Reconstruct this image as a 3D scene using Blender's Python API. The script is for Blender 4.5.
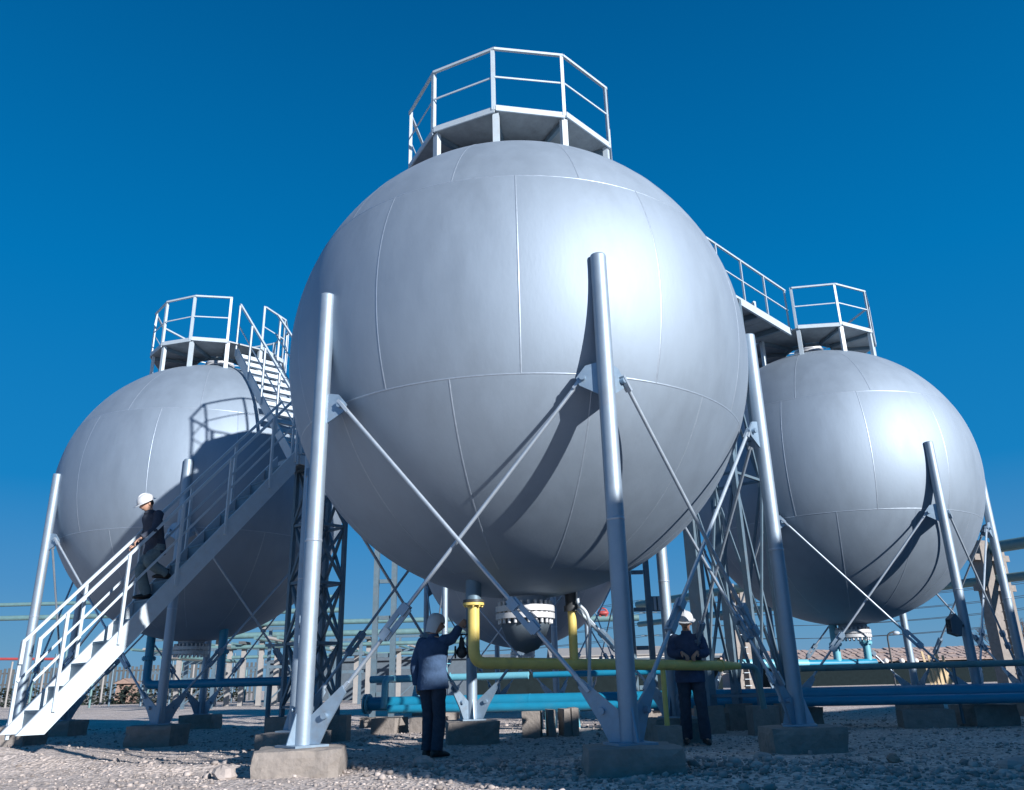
import bpy, math, random
import numpy as np
from mathutils import Vector, Matrix, noise

for o in list(bpy.data.objects):
    bpy.data.objects.remove(o, do_unlink=True)
scene = bpy.context.scene
COL = scene.collection
rnd = random.Random(7)
rad = math.radians

# ------------------------------------------------------------------ camera
EYE = 0.84
F_PX, PITCH, ROLL = 815.2, rad(19.528), rad(-1.448)
cd = bpy.data.cameras.new('camera')
cam = bpy.data.objects.new('camera', cd)
COL.objects.link(cam)
cd.sensor_fit = 'HORIZONTAL'
cd.sensor_width = 36.0
cd.lens = F_PX * 36.0 / 1024.0
cd.clip_end = 5000.0
_f = Vector((0, math.cos(PITCH), math.sin(PITCH)))
_u = Vector((0, -math.sin(PITCH), math.cos(PITCH)))
_r = Vector((1, 0, 0))
rc = _r * math.cos(ROLL) + _u * math.sin(ROLL)
uc = -_r * math.sin(ROLL) + _u * math.cos(ROLL)
cam.matrix_world = Matrix(((rc.x, uc.x, -_f.x, 0), (rc.y, uc.y, -_f.y, 0), (rc.z, uc.z, -_f.z, EYE), (0, 0, 0, 1)))
scene.camera = cam

# ------------------------------------------------------------------ sky and sun
SUN_EL, SUN_AZ = rad(21.7), rad(-47.5)          # azimuth from +X, counter-clockwise
world = bpy.data.worlds.new('World')
scene.world = world
world.use_nodes = True
nt = world.node_tree
nt.nodes.clear()
wo = nt.nodes.new('ShaderNodeOutputWorld')
bg = nt.nodes.new('ShaderNodeBackground')
sky = nt.nodes.new('ShaderNodeTexSky')
sky.sky_type = 'NISHITA'
sky.sun_disc = False
sky.sun_elevation = SUN_EL
sky.sun_rotation = math.pi / 2 - SUN_AZ
sky.air_density = 1.0
sky.dust_density = 0.4
sky.ozone_density = 3.0
sky.altitude = 300
# polarised slide-film sky: the Nishita sky is tinted by elevation only, the same all the way round and down to the horizon
geo = nt.nodes.new('ShaderNodeTexCoord')
sep = nt.nodes.new('ShaderNodeSeparateXYZ')
nt.links.new(geo.outputs['Generated'], sep.inputs[0])
ramp = nt.nodes.new('ShaderNodeValToRGB')
RAMP = ((0.0, (0.19, 0.335, 0.53)), (0.05, (0.13, 0.315, 0.53)), (0.11, (0.075, 0.27, 0.54)), (0.22, (0.008, 0.215, 0.53)), (0.44, (0.0, 0.176, 0.475)), (0.71, (0.0, 0.104, 0.31)), (0.85, (0.0, 0.078, 0.215)), (1.0, (0.0, 0.055, 0.14)))
while len(ramp.color_ramp.elements) < len(RAMP):
    ramp.color_ramp.elements.new(0.5)
for e, (p_, c_) in zip(ramp.color_ramp.elements, RAMP):
    e.position = p_
    e.color = (*c_, 1)
nt.links.new(sep.outputs['Z'], ramp.inputs['Fac'])
sc = nt.nodes.new('ShaderNodeVectorMath'); sc.operation = 'SCALE'
sc.inputs['Scale'].default_value = 10.0
nt.links.new(ramp.outputs[0], sc.inputs[0])
mixs = nt.nodes.new('ShaderNodeMix'); mixs.data_type = 'RGBA'
mixs.inputs['Factor'].default_value = 0.95
tint = nt.nodes.new('ShaderNodeVectorMath'); tint.operation = 'MULTIPLY'
tint.inputs[1].default_value = (0.12, 0.8, 1.3)
nt.links.new(sky.outputs[0], tint.inputs[0])
nt.links.new(tint.outputs[0], mixs.inputs['A'])
nt.links.new(sc.outputs[0], mixs.inputs['B'])
nt.links.new(mixs.outputs['Result'], bg.inputs['Color'])
bg.inputs['Strength'].default_value = 0.066
nt.links.new(bg.outputs[0], wo.inputs['Surface'])

sl = bpy.data.lights.new('sun', 'SUN')
sl.energy = 5.0
sl.angle = rad(0.5)
sl.color = (1.0, 0.96, 0.93)
sun = bpy.data.objects.new('sun', sl)
COL.objects.link(sun)
SD = Vector((math.cos(SUN_AZ) * math.cos(SUN_EL), math.sin(SUN_AZ) * math.cos(SUN_EL), math.sin(SUN_EL)))
sun.rotation_euler = SD.to_track_quat('Z', 'Y').to_euler()

scene.view_settings.view_transform = 'Standard'
scene.view_settings.look = 'None'
scene.view_settings.exposure = 0.6
scene.view_settings.gamma = 1.0
scene.view_settings.use_curve_mapping = False

# ------------------------------------------------------------------ materials
def principled(name, base, metallic=0.0, rough=0.6, var=0.12, scale=6.0, bump=0.0, bscale=60.0, spec=0.5, dirt=None, dirt_scale=2.0, dirt_amt=0.4, stretch=None, island=0.0):
    m = bpy.data.materials.new(name)
    m.use_nodes = True
    n = m.node_tree
    b = n.nodes['Principled BSDF']
    tc = n.nodes.new('ShaderNodeTexCoord')
    mp = n.nodes.new('ShaderNodeMapping')
    n.links.new(tc.outputs['Object'], mp.inputs['Vector'])
    if stretch:
        mp.inputs['Scale'].default_value = stretch
    nz = n.nodes.new('ShaderNodeTexNoise')
    nz.inputs['Scale'].default_value = scale
    nz.inputs['Detail'].default_value = 6
    nz.inputs['Roughness'].default_value = 0.65
    n.links.new(mp.outputs[0], nz.inputs['Vector'])
    hi = tuple(min(1, c * (1 + var)) for c in base) + (1,)
    lo = tuple(c * (1 - var) for c in base) + (1,)
    mx = n.nodes.new('ShaderNodeMix'); mx.data_type = 'RGBA'
    mx.inputs['A'].default_value = lo
    mx.inputs['B'].default_value = hi
    rmp = n.nodes.new('ShaderNodeMapRange')
    rmp.inputs['From Min'].default_value = 0.3
    rmp.inputs['From Max'].default_value = 0.7
    n.links.new(nz.outputs['Fac'], rmp.inputs['Value'])
    n.links.new(rmp.outputs[0], mx.inputs['Factor'])
    col = mx.outputs['Result']
    if dirt:
        n2 = n.nodes.new('ShaderNodeTexNoise')
        n2.inputs['Scale'].default_value = dirt_scale
        n2.inputs['Detail'].default_value = 9
        n2.inputs['Roughness'].default_value = 0.7
        n.links.new(mp.outputs[0], n2.inputs['Vector'])
        r2 = n.nodes.new('ShaderNodeMapRange')
        r2.inputs['From Min'].default_value = 0.52
        r2.inputs['From Max'].default_value = 0.72
        r2.inputs['To Max'].default_value = dirt_amt
        n.links.new(n2.outputs['Fac'], r2.inputs['Value'])
        m2 = n.nodes.new('ShaderNodeMix'); m2.data_type = 'RGBA'
        n.links.new(r2.outputs[0], m2.inputs['Factor'])
        n.links.new(col, m2.inputs['A'])
        m2.inputs['B'].default_value = tuple(dirt) + (1,)
        col = m2.outputs['Result']
    if island:
        oi = n.nodes.new('ShaderNodeObjectInfo')
        r3 = n.nodes.new('ShaderNodeMapRange')
        r3.inputs['To Min'].default_value = 1 - island
        r3.inputs['To Max'].default_value = 1 + island
        n.links.new(oi.outputs['Random'], r3.inputs['Value'])
        m3 = n.nodes.new('ShaderNodeVectorMath'); m3.operation = 'SCALE'
        n.links.new(col, m3.inputs[0])
        n.links.new(r3.outputs[0], m3.inputs['Scale'])
        col = m3.outputs[0]
    n.links.new(col, b.inputs['Base Color'])
    b.inputs['Metallic'].default_value = metallic
    rr = n.nodes.new('ShaderNodeMapRange')
    rr.inputs['To Min'].default_value = max(0.05, rough - 0.06)
    rr.inputs['To Max'].default_value = min(1, rough + 0.08)
    n.links.new(nz.outputs['Fac'], rr.inputs['Value'])
    n.links.new(rr.outputs[0], b.inputs['Roughness'])
    b.inputs['Specular IOR Level'].default_value = spec
    if bump:
        nb = n.nodes.new('ShaderNodeTexNoise')
        nb.inputs['Scale'].default_value = bscale
        nb.inputs['Detail'].default_value = 5
        n.links.new(mp.outputs[0], nb.inputs['Vector'])
        bp = n.nodes.new('ShaderNodeBump')
        bp.inputs['Strength'].default_value = bump
        bp.inputs['Distance'].default_value = 0.02
        n.links.new(nb.outputs['Fac'], bp.inputs['Height'])
        n.links.new(bp.outputs[0], b.inputs['Normal'])
    return m

M = {}
M['shell'] = principled('aluminium_paint', (0.30, 0.37, 0.45), 0.68, 0.66, 0.05, 3.0, bump=0.05, bscale=30, dirt=(0.245, 0.30, 0.36), dirt_scale=1.6, dirt_amt=0.4, stretch=(1, 1, 0.35), island=0.025)
M['liner'] = principled('steel_liner', (0.3, 0.32, 0.35), 0.6, 0.6)
M['weld'] = principled('weld_bead', (0.33, 0.40, 0.48), 0.5, 0.45, 0.1, 20)
M['legpaint'] = principled('silver_leg_paint', (0.29, 0.37, 0.45), 0.58, 0.54, 0.06, 5, bump=0.05, bscale=30, dirt=(0.33, 0.32, 0.31), dirt_scale=3.5, dirt_amt=0.35)
M['plate'] = principled('silver_plate_paint', (0.26, 0.36, 0.46), 0.5, 0.45, 0.1, 9, dirt=(0.30, 0.28, 0.26), dirt_scale=8, dirt_amt=0.4)
M['rod'] = principled('rod_steel', (0.40, 0.47, 0.54), 0.5, 0.42, 0.08, 12)
M['white'] = principled('white_steel_paint', (0.44, 0.52, 0.58), 0.05, 0.5, 0.06, 8, dirt=(0.42, 0.38, 0.34), dirt_scale=9, dirt_amt=0.35)
M['flange'] = principled('flange_white_paint', (0.58, 0.60, 0.62), 0.1, 0.45, 0.08, 14, dirt=(0.25, 0.22, 0.2), dirt_scale=14, dirt_amt=0.6)
M['grey'] = principled('grey_structural_paint', (0.13, 0.20, 0.255), 0.4, 0.5, 0.12, 6, dirt=(0.22, 0.2, 0.19), dirt_scale=5, dirt_amt=0.4)
M['deck'] = principled('deck_plate', (0.26, 0.29, 0.31), 0.3, 0.55, 0.15, 7, bump=0.1, bscale=50)
M['dark'] = principled('dark_iron', (0.05, 0.055, 0.06), 0.3, 0.5, 0.2, 9)
M['yellow'] = principled('yellow_pipe_paint', (0.68, 0.53, 0.15), 0.0, 0.4, 0.08, 7, dirt=(0.40, 0.30, 0.12), dirt_scale=6, dirt_amt=0.45)
M['blue'] = principled('blue_pipe_paint', (0.012, 0.22, 0.37), 0.0, 0.38, 0.08, 4, dirt=(0.05, 0.22, 0.34), dirt_scale=3, dirt_amt=0.5)
M['paleblue'] = principled('pale_blue_pipe_paint', (0.15, 0.43, 0.54), 0.0, 0.42, 0.08, 6, dirt=(0.12, 0.26, 0.32), dirt_scale=6, dirt_amt=0.4)
M['teal'] = principled('weathered_teal_pipe', (0.13, 0.24, 0.25), 0.1, 0.5, 0.12, 4, dirt=(0.14, 0.15, 0.13), dirt_scale=3, dirt_amt=0.5)
M['red'] = principled('red_paint', (0.36, 0.06, 0.06), 0.0, 0.5, 0.1, 6)
M['concrete'] = principled('weathered_concrete', (0.25, 0.225, 0.205), 0.0, 0.9, 0.16, 8, bump=0.6, bscale=22, dirt=(0.18, 0.16, 0.14), dirt_scale=3, dirt_amt=0.6)
M['concpale'] = principled('pale_concrete', (0.30, 0.29, 0.28), 0.0, 0.85, 0.1, 3, dirt=(0.3, 0.28, 0.26), dirt_scale=2, dirt_amt=0.4)
M['stone'] = principled('gravel_stone', (0.44, 0.39, 0.365), 0.0, 0.92, 0.28, 2.2, bump=0.3, bscale=45, dirt=(0.28, 0.24, 0.22), dirt_scale=5, dirt_amt=0.5)
M['timber'] = principled('sawn_timber', (0.52, 0.40, 0.24), 0.0, 0.8, 0.2, 8, stretch=(4, 4, 0.5))
M['brick'] = principled('brown_brick_wall', (0.30, 0.21, 0.17), 0.0, 0.9, 0.2, 4)
M['plaster'] = principled('white_plaster', (0.72, 0.70, 0.66), 0.0, 0.9, 0.08, 1.5, dirt=(0.5, 0.47, 0.43), dirt_scale=1, dirt_amt=0.4)
M['pink'] = principled('pink_render', (0.55, 0.40, 0.36), 0.0, 0.9, 0.1, 2)
M['slate'] = principled('dark_blue_cladding', (0.09, 0.12, 0.15), 0.1, 0.6, 0.15, 3)
M['darkwall'] = principled('dark_shaded_wall', (0.012, 0.020, 0.023), 0.0, 0.95, 0.2, 4, spec=0.08)  # near-black base: the shade on the tiled shed's face is put into this colour
M['tile'] = principled('mottled_roof_tile', (0.36, 0.28, 0.25), 0.0, 0.9, 0.3, 3, island=0.18)
M['glass'] = principled('dark_window_glass', (0.03, 0.04, 0.05), 0.0, 0.1, 0.1, 3)
M['navy'] = principled('navy_work_cloth', (0.055, 0.08, 0.145), 0.0, 0.9, 0.2, 14, bump=0.3, bscale=30, spec=0.2)
M['bluecloth'] = principled('blue_work_cloth', (0.055, 0.098, 0.18), 0.0, 0.9, 0.18, 12, bump=0.3, bscale=30, spec=0.2)
M['denim'] = principled('dark_trouser_cloth', (0.05, 0.06, 0.085), 0.0, 0.9, 0.2, 14, bump=0.3, bscale=30, spec=0.2)
M['tealcloth'] = principled('grey_green_trouser_cloth', (0.12, 0.17, 0.19), 0.0, 0.9, 0.2, 14, bump=0.3, bscale=30, spec=0.2)
M['skin'] = principled('skin', (0.50, 0.30, 0.215), 0.0, 0.55, 0.1, 20)
M['helmet'] = principled('helmet_shell', (0.52, 0.54, 0.56), 0.0, 0.3, 0.04, 12)
M['hair'] = principled('black_hair', (0.015, 0.013, 0.012), 0.0, 0.6, 0.2, 40)
M['boot'] = principled('black_boot', (0.03, 0.028, 0.027), 0.0, 0.5, 0.2, 20)
M['fence'] = principled('weathered_fence_paling', (0.095, 0.105, 0.11), 0.0, 0.9, 0.2, 3)
M['bark'] = principled('bark', (0.13, 0.09, 0.07), 0.0, 0.9, 0.25, 12)

def ground_material():
    m = bpy.data.materials.new('dusty_gravel_ground')
    m.use_nodes = True
    n = m.node_tree
    b = n.nodes['Principled BSDF']
    tc = n.nodes.new('ShaderNodeTexCoord')
    def nz(s, d=8, r=0.65):
        x = n.nodes.new('ShaderNodeTexNoise')
        x.inputs['Scale'].default_value = s; x.inputs['Detail'].default_value = d; x.inputs['Roughness'].default_value = r
        n.links.new(tc.outputs['Object'], x.inputs['Vector'])
        return x
    a, c = nz(0.35), nz(9.0)
    v = n.nodes.new('ShaderNodeTexVoronoi')
    v.inputs['Scale'].default_value = 30
    n.links.new(tc.outputs['Object'], v.inputs['Vector'])
    mx = n.nodes.new('ShaderNodeMix'); mx.data_type = 'RGBA'
    mx.inputs['A'].default_value = (0.43, 0.375, 0.345, 1)
    mx.inputs['B'].default_value = (0.66, 0.595, 0.555, 1)
    n.links.new(c.outputs['Fac'], mx.inputs['Factor'])
    m2 = n.nodes.new('ShaderNodeMix'); m2.data_type = 'RGBA'; m2.blend_type = 'MULTIPLY'
    r = n.nodes.new('ShaderNodeMapRange')
    r.inputs['From Min'].default_value = 0.35; r.inputs['From Max'].default_value = 0.7
    n.links.new(a.outputs['Fac'], r.inputs['Value'])
    n.links.new(r.outputs[0], m2.inputs['Factor'])
    n.links.new(mx.outputs['Result'], m2.inputs['A'])
    m2.inputs['B'].default_value = (0.80, 0.77, 0.74, 1)
    m3 = n.nodes.new('ShaderNodeMix'); m3.data_type = 'RGBA'; m3.blend_type = 'OVERLAY'
    m3.inputs['Factor'].default_value = 0.5
    n.links.new(m2.outputs['Result'], m3.inputs['A'])
    g = n.nodes.new('ShaderNodeRGBToBW')
    n.links.new(v.outputs['Color'], g.inputs[0])
    n.links.new(g.outputs[0], m3.inputs['B'])
    n.links.new(m3.outputs['Result'], b.inputs['Base Color'])
    b.inputs['Roughness'].default_value = 0.95
    b.inputs['Specular IOR Level'].default_value = 0.15
    bp = n.nodes.new('ShaderNodeBump')
    bp.inputs['Strength'].default_value = 0.55; bp.inputs['Distance'].default_value = 0.03
    n.links.new(v.outputs['Distance'], bp.inputs['Height'])
    bp2 = n.nodes.new('ShaderNodeBump')
    bp2.inputs['Strength'].default_value = 0.4; bp2.inputs['Distance'].default_value = 0.05
    n.links.new(c.outputs['Fac'], bp2.inputs['Height'])
    n.links.new(bp.outputs[0], bp2.inputs['Normal'])
    n.links.new(bp2.outputs[0], b.inputs['Normal'])
    return m
M['ground'] = ground_material()
st_n = M['stone'].node_tree                       # every stone its own shade
st_g = st_n.nodes.new('ShaderNodeNewGeometry')
st_r = st_n.nodes.new('ShaderNodeMapRange'); st_r.inputs['To Min'].default_value = 0.5; st_r.inputs['To Max'].default_value = 1.05
st_n.links.new(st_g.outputs['Random Per Island'], st_r.inputs['Value'])
st_b = st_n.nodes['Principled BSDF']; st_c = st_b.inputs['Base Color'].links[0].from_socket
st_s = st_n.nodes.new('ShaderNodeVectorMath'); st_s.operation = 'SCALE'
st_n.links.new(st_c, st_s.inputs[0]); st_n.links.new(st_r.outputs[0], st_s.inputs['Scale'])
st_n.links.new(st_s.outputs[0], st_b.inputs['Base Color'])

# ------------------------------------------------------------------ mesh helpers
def frame_of(d):
    d = Vector(d).normalized()
    a = Vector((0, 0, 1)) if abs(d.z) < 0.95 else Vector((1, 0, 0))
    x = a.cross(d).normalized()
    return x, d.cross(x).normalized(), d

class MB:
    def __init__(s):
        s.v, s.f, s.sm = [], [], []
    def add(s, vs, fs, smooth=False):
        k = len(s.v)
        s.v += [tuple(p) for p in vs]
        s.f += [tuple(i + k for i in f) for f in fs]
        s.sm += [smooth] * len(fs)
        return s
    def tube(s, p0, p1, r0, r1=None, n=12, caps=True):
        p0, p1 = Vector(p0), Vector(p1)
        r1 = r0 if r1 is None else r1
        x, y, _ = frame_of(p1 - p0)
        cs = [(math.cos(2 * math.pi * i / n), math.sin(2 * math.pi * i / n)) for i in range(n)]
        a = [p0 + (x * c + y * q) * r0 for c, q in cs]
        b = [p1 + (x * c + y * q) * r1 for c, q in cs]
        s.add(a + b, [(i, (i + 1) % n, n + (i + 1) % n, n + i) for i in range(n)], True)
        if caps:
            s.add(a, [tuple(reversed(range(n)))])
            s.add(b, [tuple(range(n))])
        return s
    def path(s, pts, r, n=10, caps=True):
        pts = [Vector(p) for p in pts]
        m = len(pts)
        rr = r if isinstance(r, (list, tuple)) else [r] * m
        t = [(pts[min(i + 1, m - 1)] - pts[max(i - 1, 0)]).normalized() for i in range(m)]
        x, y, _ = frame_of(t[0])
        vs = []
        for i in range(m):
            x = (x - t[i] * x.dot(t[i])).normalized()
            y = t[i].cross(x)
            vs += [pts[i] + (x * math.cos(2 * math.pi * k / n) + y * math.sin(2 * math.pi * k / n)) * rr[i] for k in range(n)]
        s.add(vs, [(i * n + k, i * n + (k + 1) % n, (i + 1) * n + (k + 1) % n, (i + 1) * n + k) for i in range(m - 1) for k in range(n)], True)
        if caps:
            s.add(vs[:n], [tuple(reversed(range(n)))])
            s.add(vs[-n:], [tuple(range(n))])
        return s
    def bar(s, p0, p1, w, h, up=(0, 0, 1)):
        p0, p1 = Vector(p0), Vector(p1)
        d = (p1 - p0).normalized()
        up = Vector(up)
        if abs(up.normalized().dot(d)) > 0.98:
            up = Vector((1, 0, 0)) if abs(d.x) < 0.9 else Vector((0, 1, 0))
        x = d.cross(up).normalized() * (w / 2)
        y = x.normalized().cross(d).normalized() * (h / 2)
        vs = [p + a * x + b * y for p in (p0, p1) for a, b in ((-1, -1), (1, -1), (1, 1), (-1, 1))]
        return s.add(vs, [(0, 1, 2, 3), (7, 6, 5, 4), (0, 4, 5, 1), (1, 5, 6, 2), (2, 6, 7, 3), (3, 7, 4, 0)])
    def box(s, c, size, rz=0.0):
        c = Vector(c)
        a, b, h = size[0] / 2, size[1] / 2, size[2] / 2
        cz, sz = math.cos(rz), math.sin(rz)
        vs = [(c.x + x * cz - y * sz, c.y + x * sz + y * cz, c.z + z) for z in (-h, h) for x, y in ((-a, -b), (a, -b), (a, b), (-a, b))]
        return s.add(vs, [(3, 2, 1, 0), (4, 5, 6, 7), (0, 1, 5, 4), (1, 2, 6, 5), (2, 3, 7, 6), (3, 0, 4, 7)])
    def prism(s, poly, t):
        poly = [Vector(p) for p in poly]
        nrm = (poly[1] - poly[0]).cross(poly[2] - poly[0]).normalized() * (t / 2)
        n = len(poly)
        vs = [p - nrm for p in poly] + [p + nrm for p in poly]
        return s.add(vs, [tuple(reversed(range(n))), tuple(range(n, 2 * n))] + [(i, (i + 1) % n, n + (i + 1) % n, n + i) for i in range(n)])
    def lathe(s, prof, n=24, c=(0, 0, 0), smooth=True, close=False):
        c = Vector(c)
        vs = [(c.x + r * math.cos(2 * math.pi * k / n), c.y + r * math.sin(2 * math.pi * k / n), c.z + z) for r, z in prof for k in range(n)]
        return s.add(vs, [(i * n + k, i * n + (k + 1) % n, (i + 1) * n + (k + 1) % n, (i + 1) * n + k) for i in range(len(prof) - 1) for k in range(n)], smooth)
    def disk(s, r, z0, z1, n=24, c=(0, 0, 0), r2=None):
        c = Vector(c)
        return s.tube(c + Vector((0, 0, z0)), c + Vector((0, 0, z1)), r, r if r2 is None else r2, n)
    def ball(s, c, r, n=10, sx=1, sy=1, sz=1):
        c = Vector(c)
        vs, fs = [], []
        m = max(5, n // 2 + 1)
        for i in range(m + 1):
            t = math.pi * i / m
            for k in range(n):
                p = 2 * math.pi * k / n
                vs.append((c.x + sx * r * math.sin(t) * math.cos(p), c.y + sy * r * math.sin(t) * math.sin(p), c.z + sz * r * math.cos(t)))
        for i in range(m):
            for k in range(n):
                fs.append((i * n + k, (i + 1) * n + k, (i + 1) * n + (k + 1) % n, i * n + (k + 1) % n))
        return s.add(vs, fs, True)
    def mesh(s, name):
        me = bpy.data.meshes.new(name)
        me.from_pydata(s.v, [], s.f)
        me.polygons.foreach_set('use_smooth', s.sm)
        me.update()
        return me

def fillet(pts, r, k=5):
    pts = [Vector(p) for p in pts]
    out = [pts[0]]
    for a, b, c in zip(pts, pts[1:], pts[2:]):
        u, w = (a - b), (c - b)
        rr = min(r, u.length * 0.49, w.length * 0.49)
        p, q = b + u.normalized() * rr, b + w.normalized() * rr
        for i in range(k + 1):
            t = i / k
            out.append(p * (1 - t) ** 2 + b * 2 * t * (1 - t) + q * t * t)
    out.append(pts[-1])
    return out

def O(name, mb, mat, parent=None, loc=(0, 0, 0), rz=0.0):
    me = mb.mesh(name) if isinstance(mb, MB) else mb
    if mat is not None and not me.materials:
        me.materials.append(M[mat] if isinstance(mat, str) else mat)
    o = bpy.data.objects.new(name, me)
    COL.objects.link(o)
    o.location = loc
    o.rotation_euler = (0, 0, rz)
    if parent is not None:
        o.parent = parent
    return o
def E(name, loc=(0, 0, 0), rz=0.0):
    o = bpy.data.objects.new(name, None)
    COL.objects.link(o)
    o.location = loc
    o.rotation_euler = (0, 0, rz)
    o.empty_display_size = 0.3
    return o
def tag(o, label=None, cat=None, group=None, kind=None):
    if label: o['label'] = label
    if cat: o['category'] = cat
    if group: o['group'] = group
    if kind: o['kind'] = kind
    return o
def stuffpart(o):
    o['kind'] = 'stuff'
    return o
MESH = {}
def shared(key, fn):
    if key not in MESH:
        MESH[key] = fn().mesh(key if isinstance(key, str) else key[0])
    return MESH[key]

# a point on the sight line through a pixel of the photograph, at world depth Y
def at(px, py, Y):
    dx, dy = px - 512, py - 395
    cr, sr = math.cos(ROLL), math.sin(ROLL)
    x, y = dx * cr + dy * sr, -dx * sr + dy * cr
    v = _r * (x / F_PX) + _f + _u * (-y / F_PX)
    return Vector((0, 0, EYE)) + v * (Y / v.y)
# ------------------------------------------------------------------ ground
def gz(x, y):
    s = min(1, max(0, (11.5 - y) / 3.0)); s = s * s * (3 - 2 * s)
    z = 0.10 * s
    z += 0.05 * noise.noise(Vector((x * 0.45, y * 0.45, 0.3))) * min(1, max(0, (y - 1) / 4))
    # a low bank of loose gravel along the front
    bank = math.exp(-((y - 8.15 + 0.35 * x + 0.25 * math.sin(1.3 * x)) / 0.75) ** 2) * (0.025 + 0.04 * noise.noise(Vector((x * 1.1, y * 1.1, 5)))) * max(0, min(1, (x + 2.2) / 0.8))
    z += bank * max(0, 1 - max(0, x - 1.5) / 3.0)
    # heap at the stair foot
    z += 0.26 * math.exp(-(((x + 6.75) / 0.9) ** 2 + ((y - 10.9) / 0.85) ** 2))
    z += 0.18 * math.exp(-(((x + 6.3) / 1.6) ** 2 + ((y - 9.2) / 0.7) ** 2))
    # a scoured gully in front of the left tank
    if -6.0 < x < -2.5:
        yc = 9.35 + 0.22 * math.sin(2.1 * x) + 0.25 * noise.noise(Vector((x * 1.7, 0, 4)))
        z -= 0.11 * math.exp(-((y - yc) / 0.13) ** 2) * min(1, (x + 6.0) / 0.5, (-2.5 - x) / 0.4)
        z += 0.06 * math.exp(-((y - yc + 0.3) / 0.22) ** 2) * min(1, (x + 6.0) / 0.5, (-2.5 - x) / 0.4)
    if y < 30:
        z += 0.018 * noise.noise(Vector((x * 2.6, y * 2.6, 1.0))) + 0.010 * noise.noise(Vector((x * 7, y * 7, 2.0)))
    return z

def axis(segs):
    out = []
    for a, b, st in segs:
        k = max(1, int(round((b - a) / st)))
        out += [a + (b - a) * i / k for i in range(k)]
    return out + [segs[-1][1]]
XS = axis([(-900, -200, 100), (-200, -40, 16), (-40, -12, 1.2), (-12, 10, 0.11), (10, 40, 1.0), (40, 200, 16), (200, 900, 100)])
YS = axis([(-400, -40, 60), (-40, 2, 4), (2, 5, 0.5), (5, 13, 0.075), (13, 24, 0.22), (24, 60, 1.5), (60, 200, 14), (200, 1500, 130)])
gv = [(x, y, gz(x, y) if (-14 < x < 14 and 2 < y < 40) else 0.0) for y in YS for x in XS]
nx = len(XS)
gf = [(j * nx + i, j * nx + i + 1, (j + 1) * nx + i + 1, (j + 1) * nx + i) for j in range(len(YS) - 1) for i in range(nx - 1)]
gme = bpy.data.meshes.new('ground')
gme.from_pydata(gv, [], gf)
gme.polygons.foreach_set('use_smooth', [True] * len(gf))
ground = tag(O('ground', gme, 'ground'), kind='structure')

# loose gravel lying on the ground
def rock_template(seed):
    t = (1 + 5 ** 0.5) / 2
    v = np.array([(-1, t, 0), (1, t, 0), (-1, -t, 0), (1, -t, 0), (0, -1, t), (0, 1, t), (0, -1, -t), (0, 1, -t), (t, 0, -1), (t, 0, 1), (-t, 0, -1), (-t, 0, 1)], float)
    v /= np.linalg.norm(v[0])
    g = np.random.default_rng(seed)
    v *= g.uniform(0.62, 1.3, (12, 1))
    v *= g.uniform(0.7, 1.3, (1, 3)) * np.array([1, 1, 0.62])
    f = np.array([(0, 11, 5), (0, 5, 1), (0, 1, 7), (0, 7, 10), (0, 10, 11), (1, 5, 9), (5, 11, 4), (11, 10, 2), (10, 7, 6), (7, 1, 8), (3, 9, 4), (3, 4, 2), (3, 2, 6), (3, 6, 8), (3, 8, 9), (4, 9, 5), (2, 4, 11), (6, 2, 10), (8, 6, 7), (9, 8, 1)])
    return v, f
TPL = [rock_template(i) for i in range(8)]
def scatter(name, spots):
    V, Fc, k = [], [], 0
    for x, y, z, r, a, t in spots:
        v, f = TPL[t]
        c, s_ = math.cos(a), math.sin(a)
        w = v * r
        V.append(np.stack([x + w[:, 0] * c - w[:, 1] * s_, y + w[:, 0] * s_ + w[:, 1] * c, z + w[:, 2]], 1))
        Fc.append(f + k)
        k += 12
    V = np.concatenate(V); Fc = np.concatenate(Fc)
    me = bpy.data.meshes.new(name)
    me.vertices.add(len(V)); me.vertices.foreach_set('co', V.ravel())
    me.loops.add(len(Fc) * 3); me.loops.foreach_set('vertex_index', Fc.ravel())
    me.polygons.add(len(Fc)); me.polygons.foreach_set('loop_start', np.arange(0, len(Fc) * 3, 3))
    me.update(calc_edges=True)
    return tag(O(name, me, 'stone'), kind='stuff')
spots = []
for i in range(26000):
    y = 5.6 + (rnd.random() ** 1.9) * 17
    x = rnd.uniform(-0.68 * y - 0.5, 0.68 * y + 0.5)
    b = abs(y - 8.15 + 0.35 * x)
    near_bank = math.exp(-(b / 0.7) ** 2) if -2.6 < x < 4 else 0
    if noise.noise(Vector((x * 0.7, y * 0.7, 9))) < -0.15 and near_bank < 0.3 and rnd.random() < 0.7:
        continue
    r = 0.008 * math.exp(rnd.gauss(0, 0.55)) * (1 + 0.7 * near_bank) * (1 + 0.03 * (y - 6))
    if rnd.random() < 0.02: r *= 2.0
    spots.append((x, y, gz(x, y) + r * 0.25, min(r, 0.045), rnd.uniform(0, 6.3), rnd.randrange(8)))
for i in range(1500):      # coarser stones on the bank
    x = rnd.uniform(-2.4, 3.0)
    y = 8.15 - 0.35 * x - 0.25 * math.sin(1.3 * x) + rnd.gauss(0, 0.42)
    if y < 5.7: continue
    r = 0.014 * math.exp(rnd.gauss(0, 0.5))
    spots.append((x, y, gz(x, y) + r * 0.4, min(r, 0.055), rnd.uniform(0, 6.3), rnd.randrange(8)))
scatter('gravel', spots)

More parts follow.
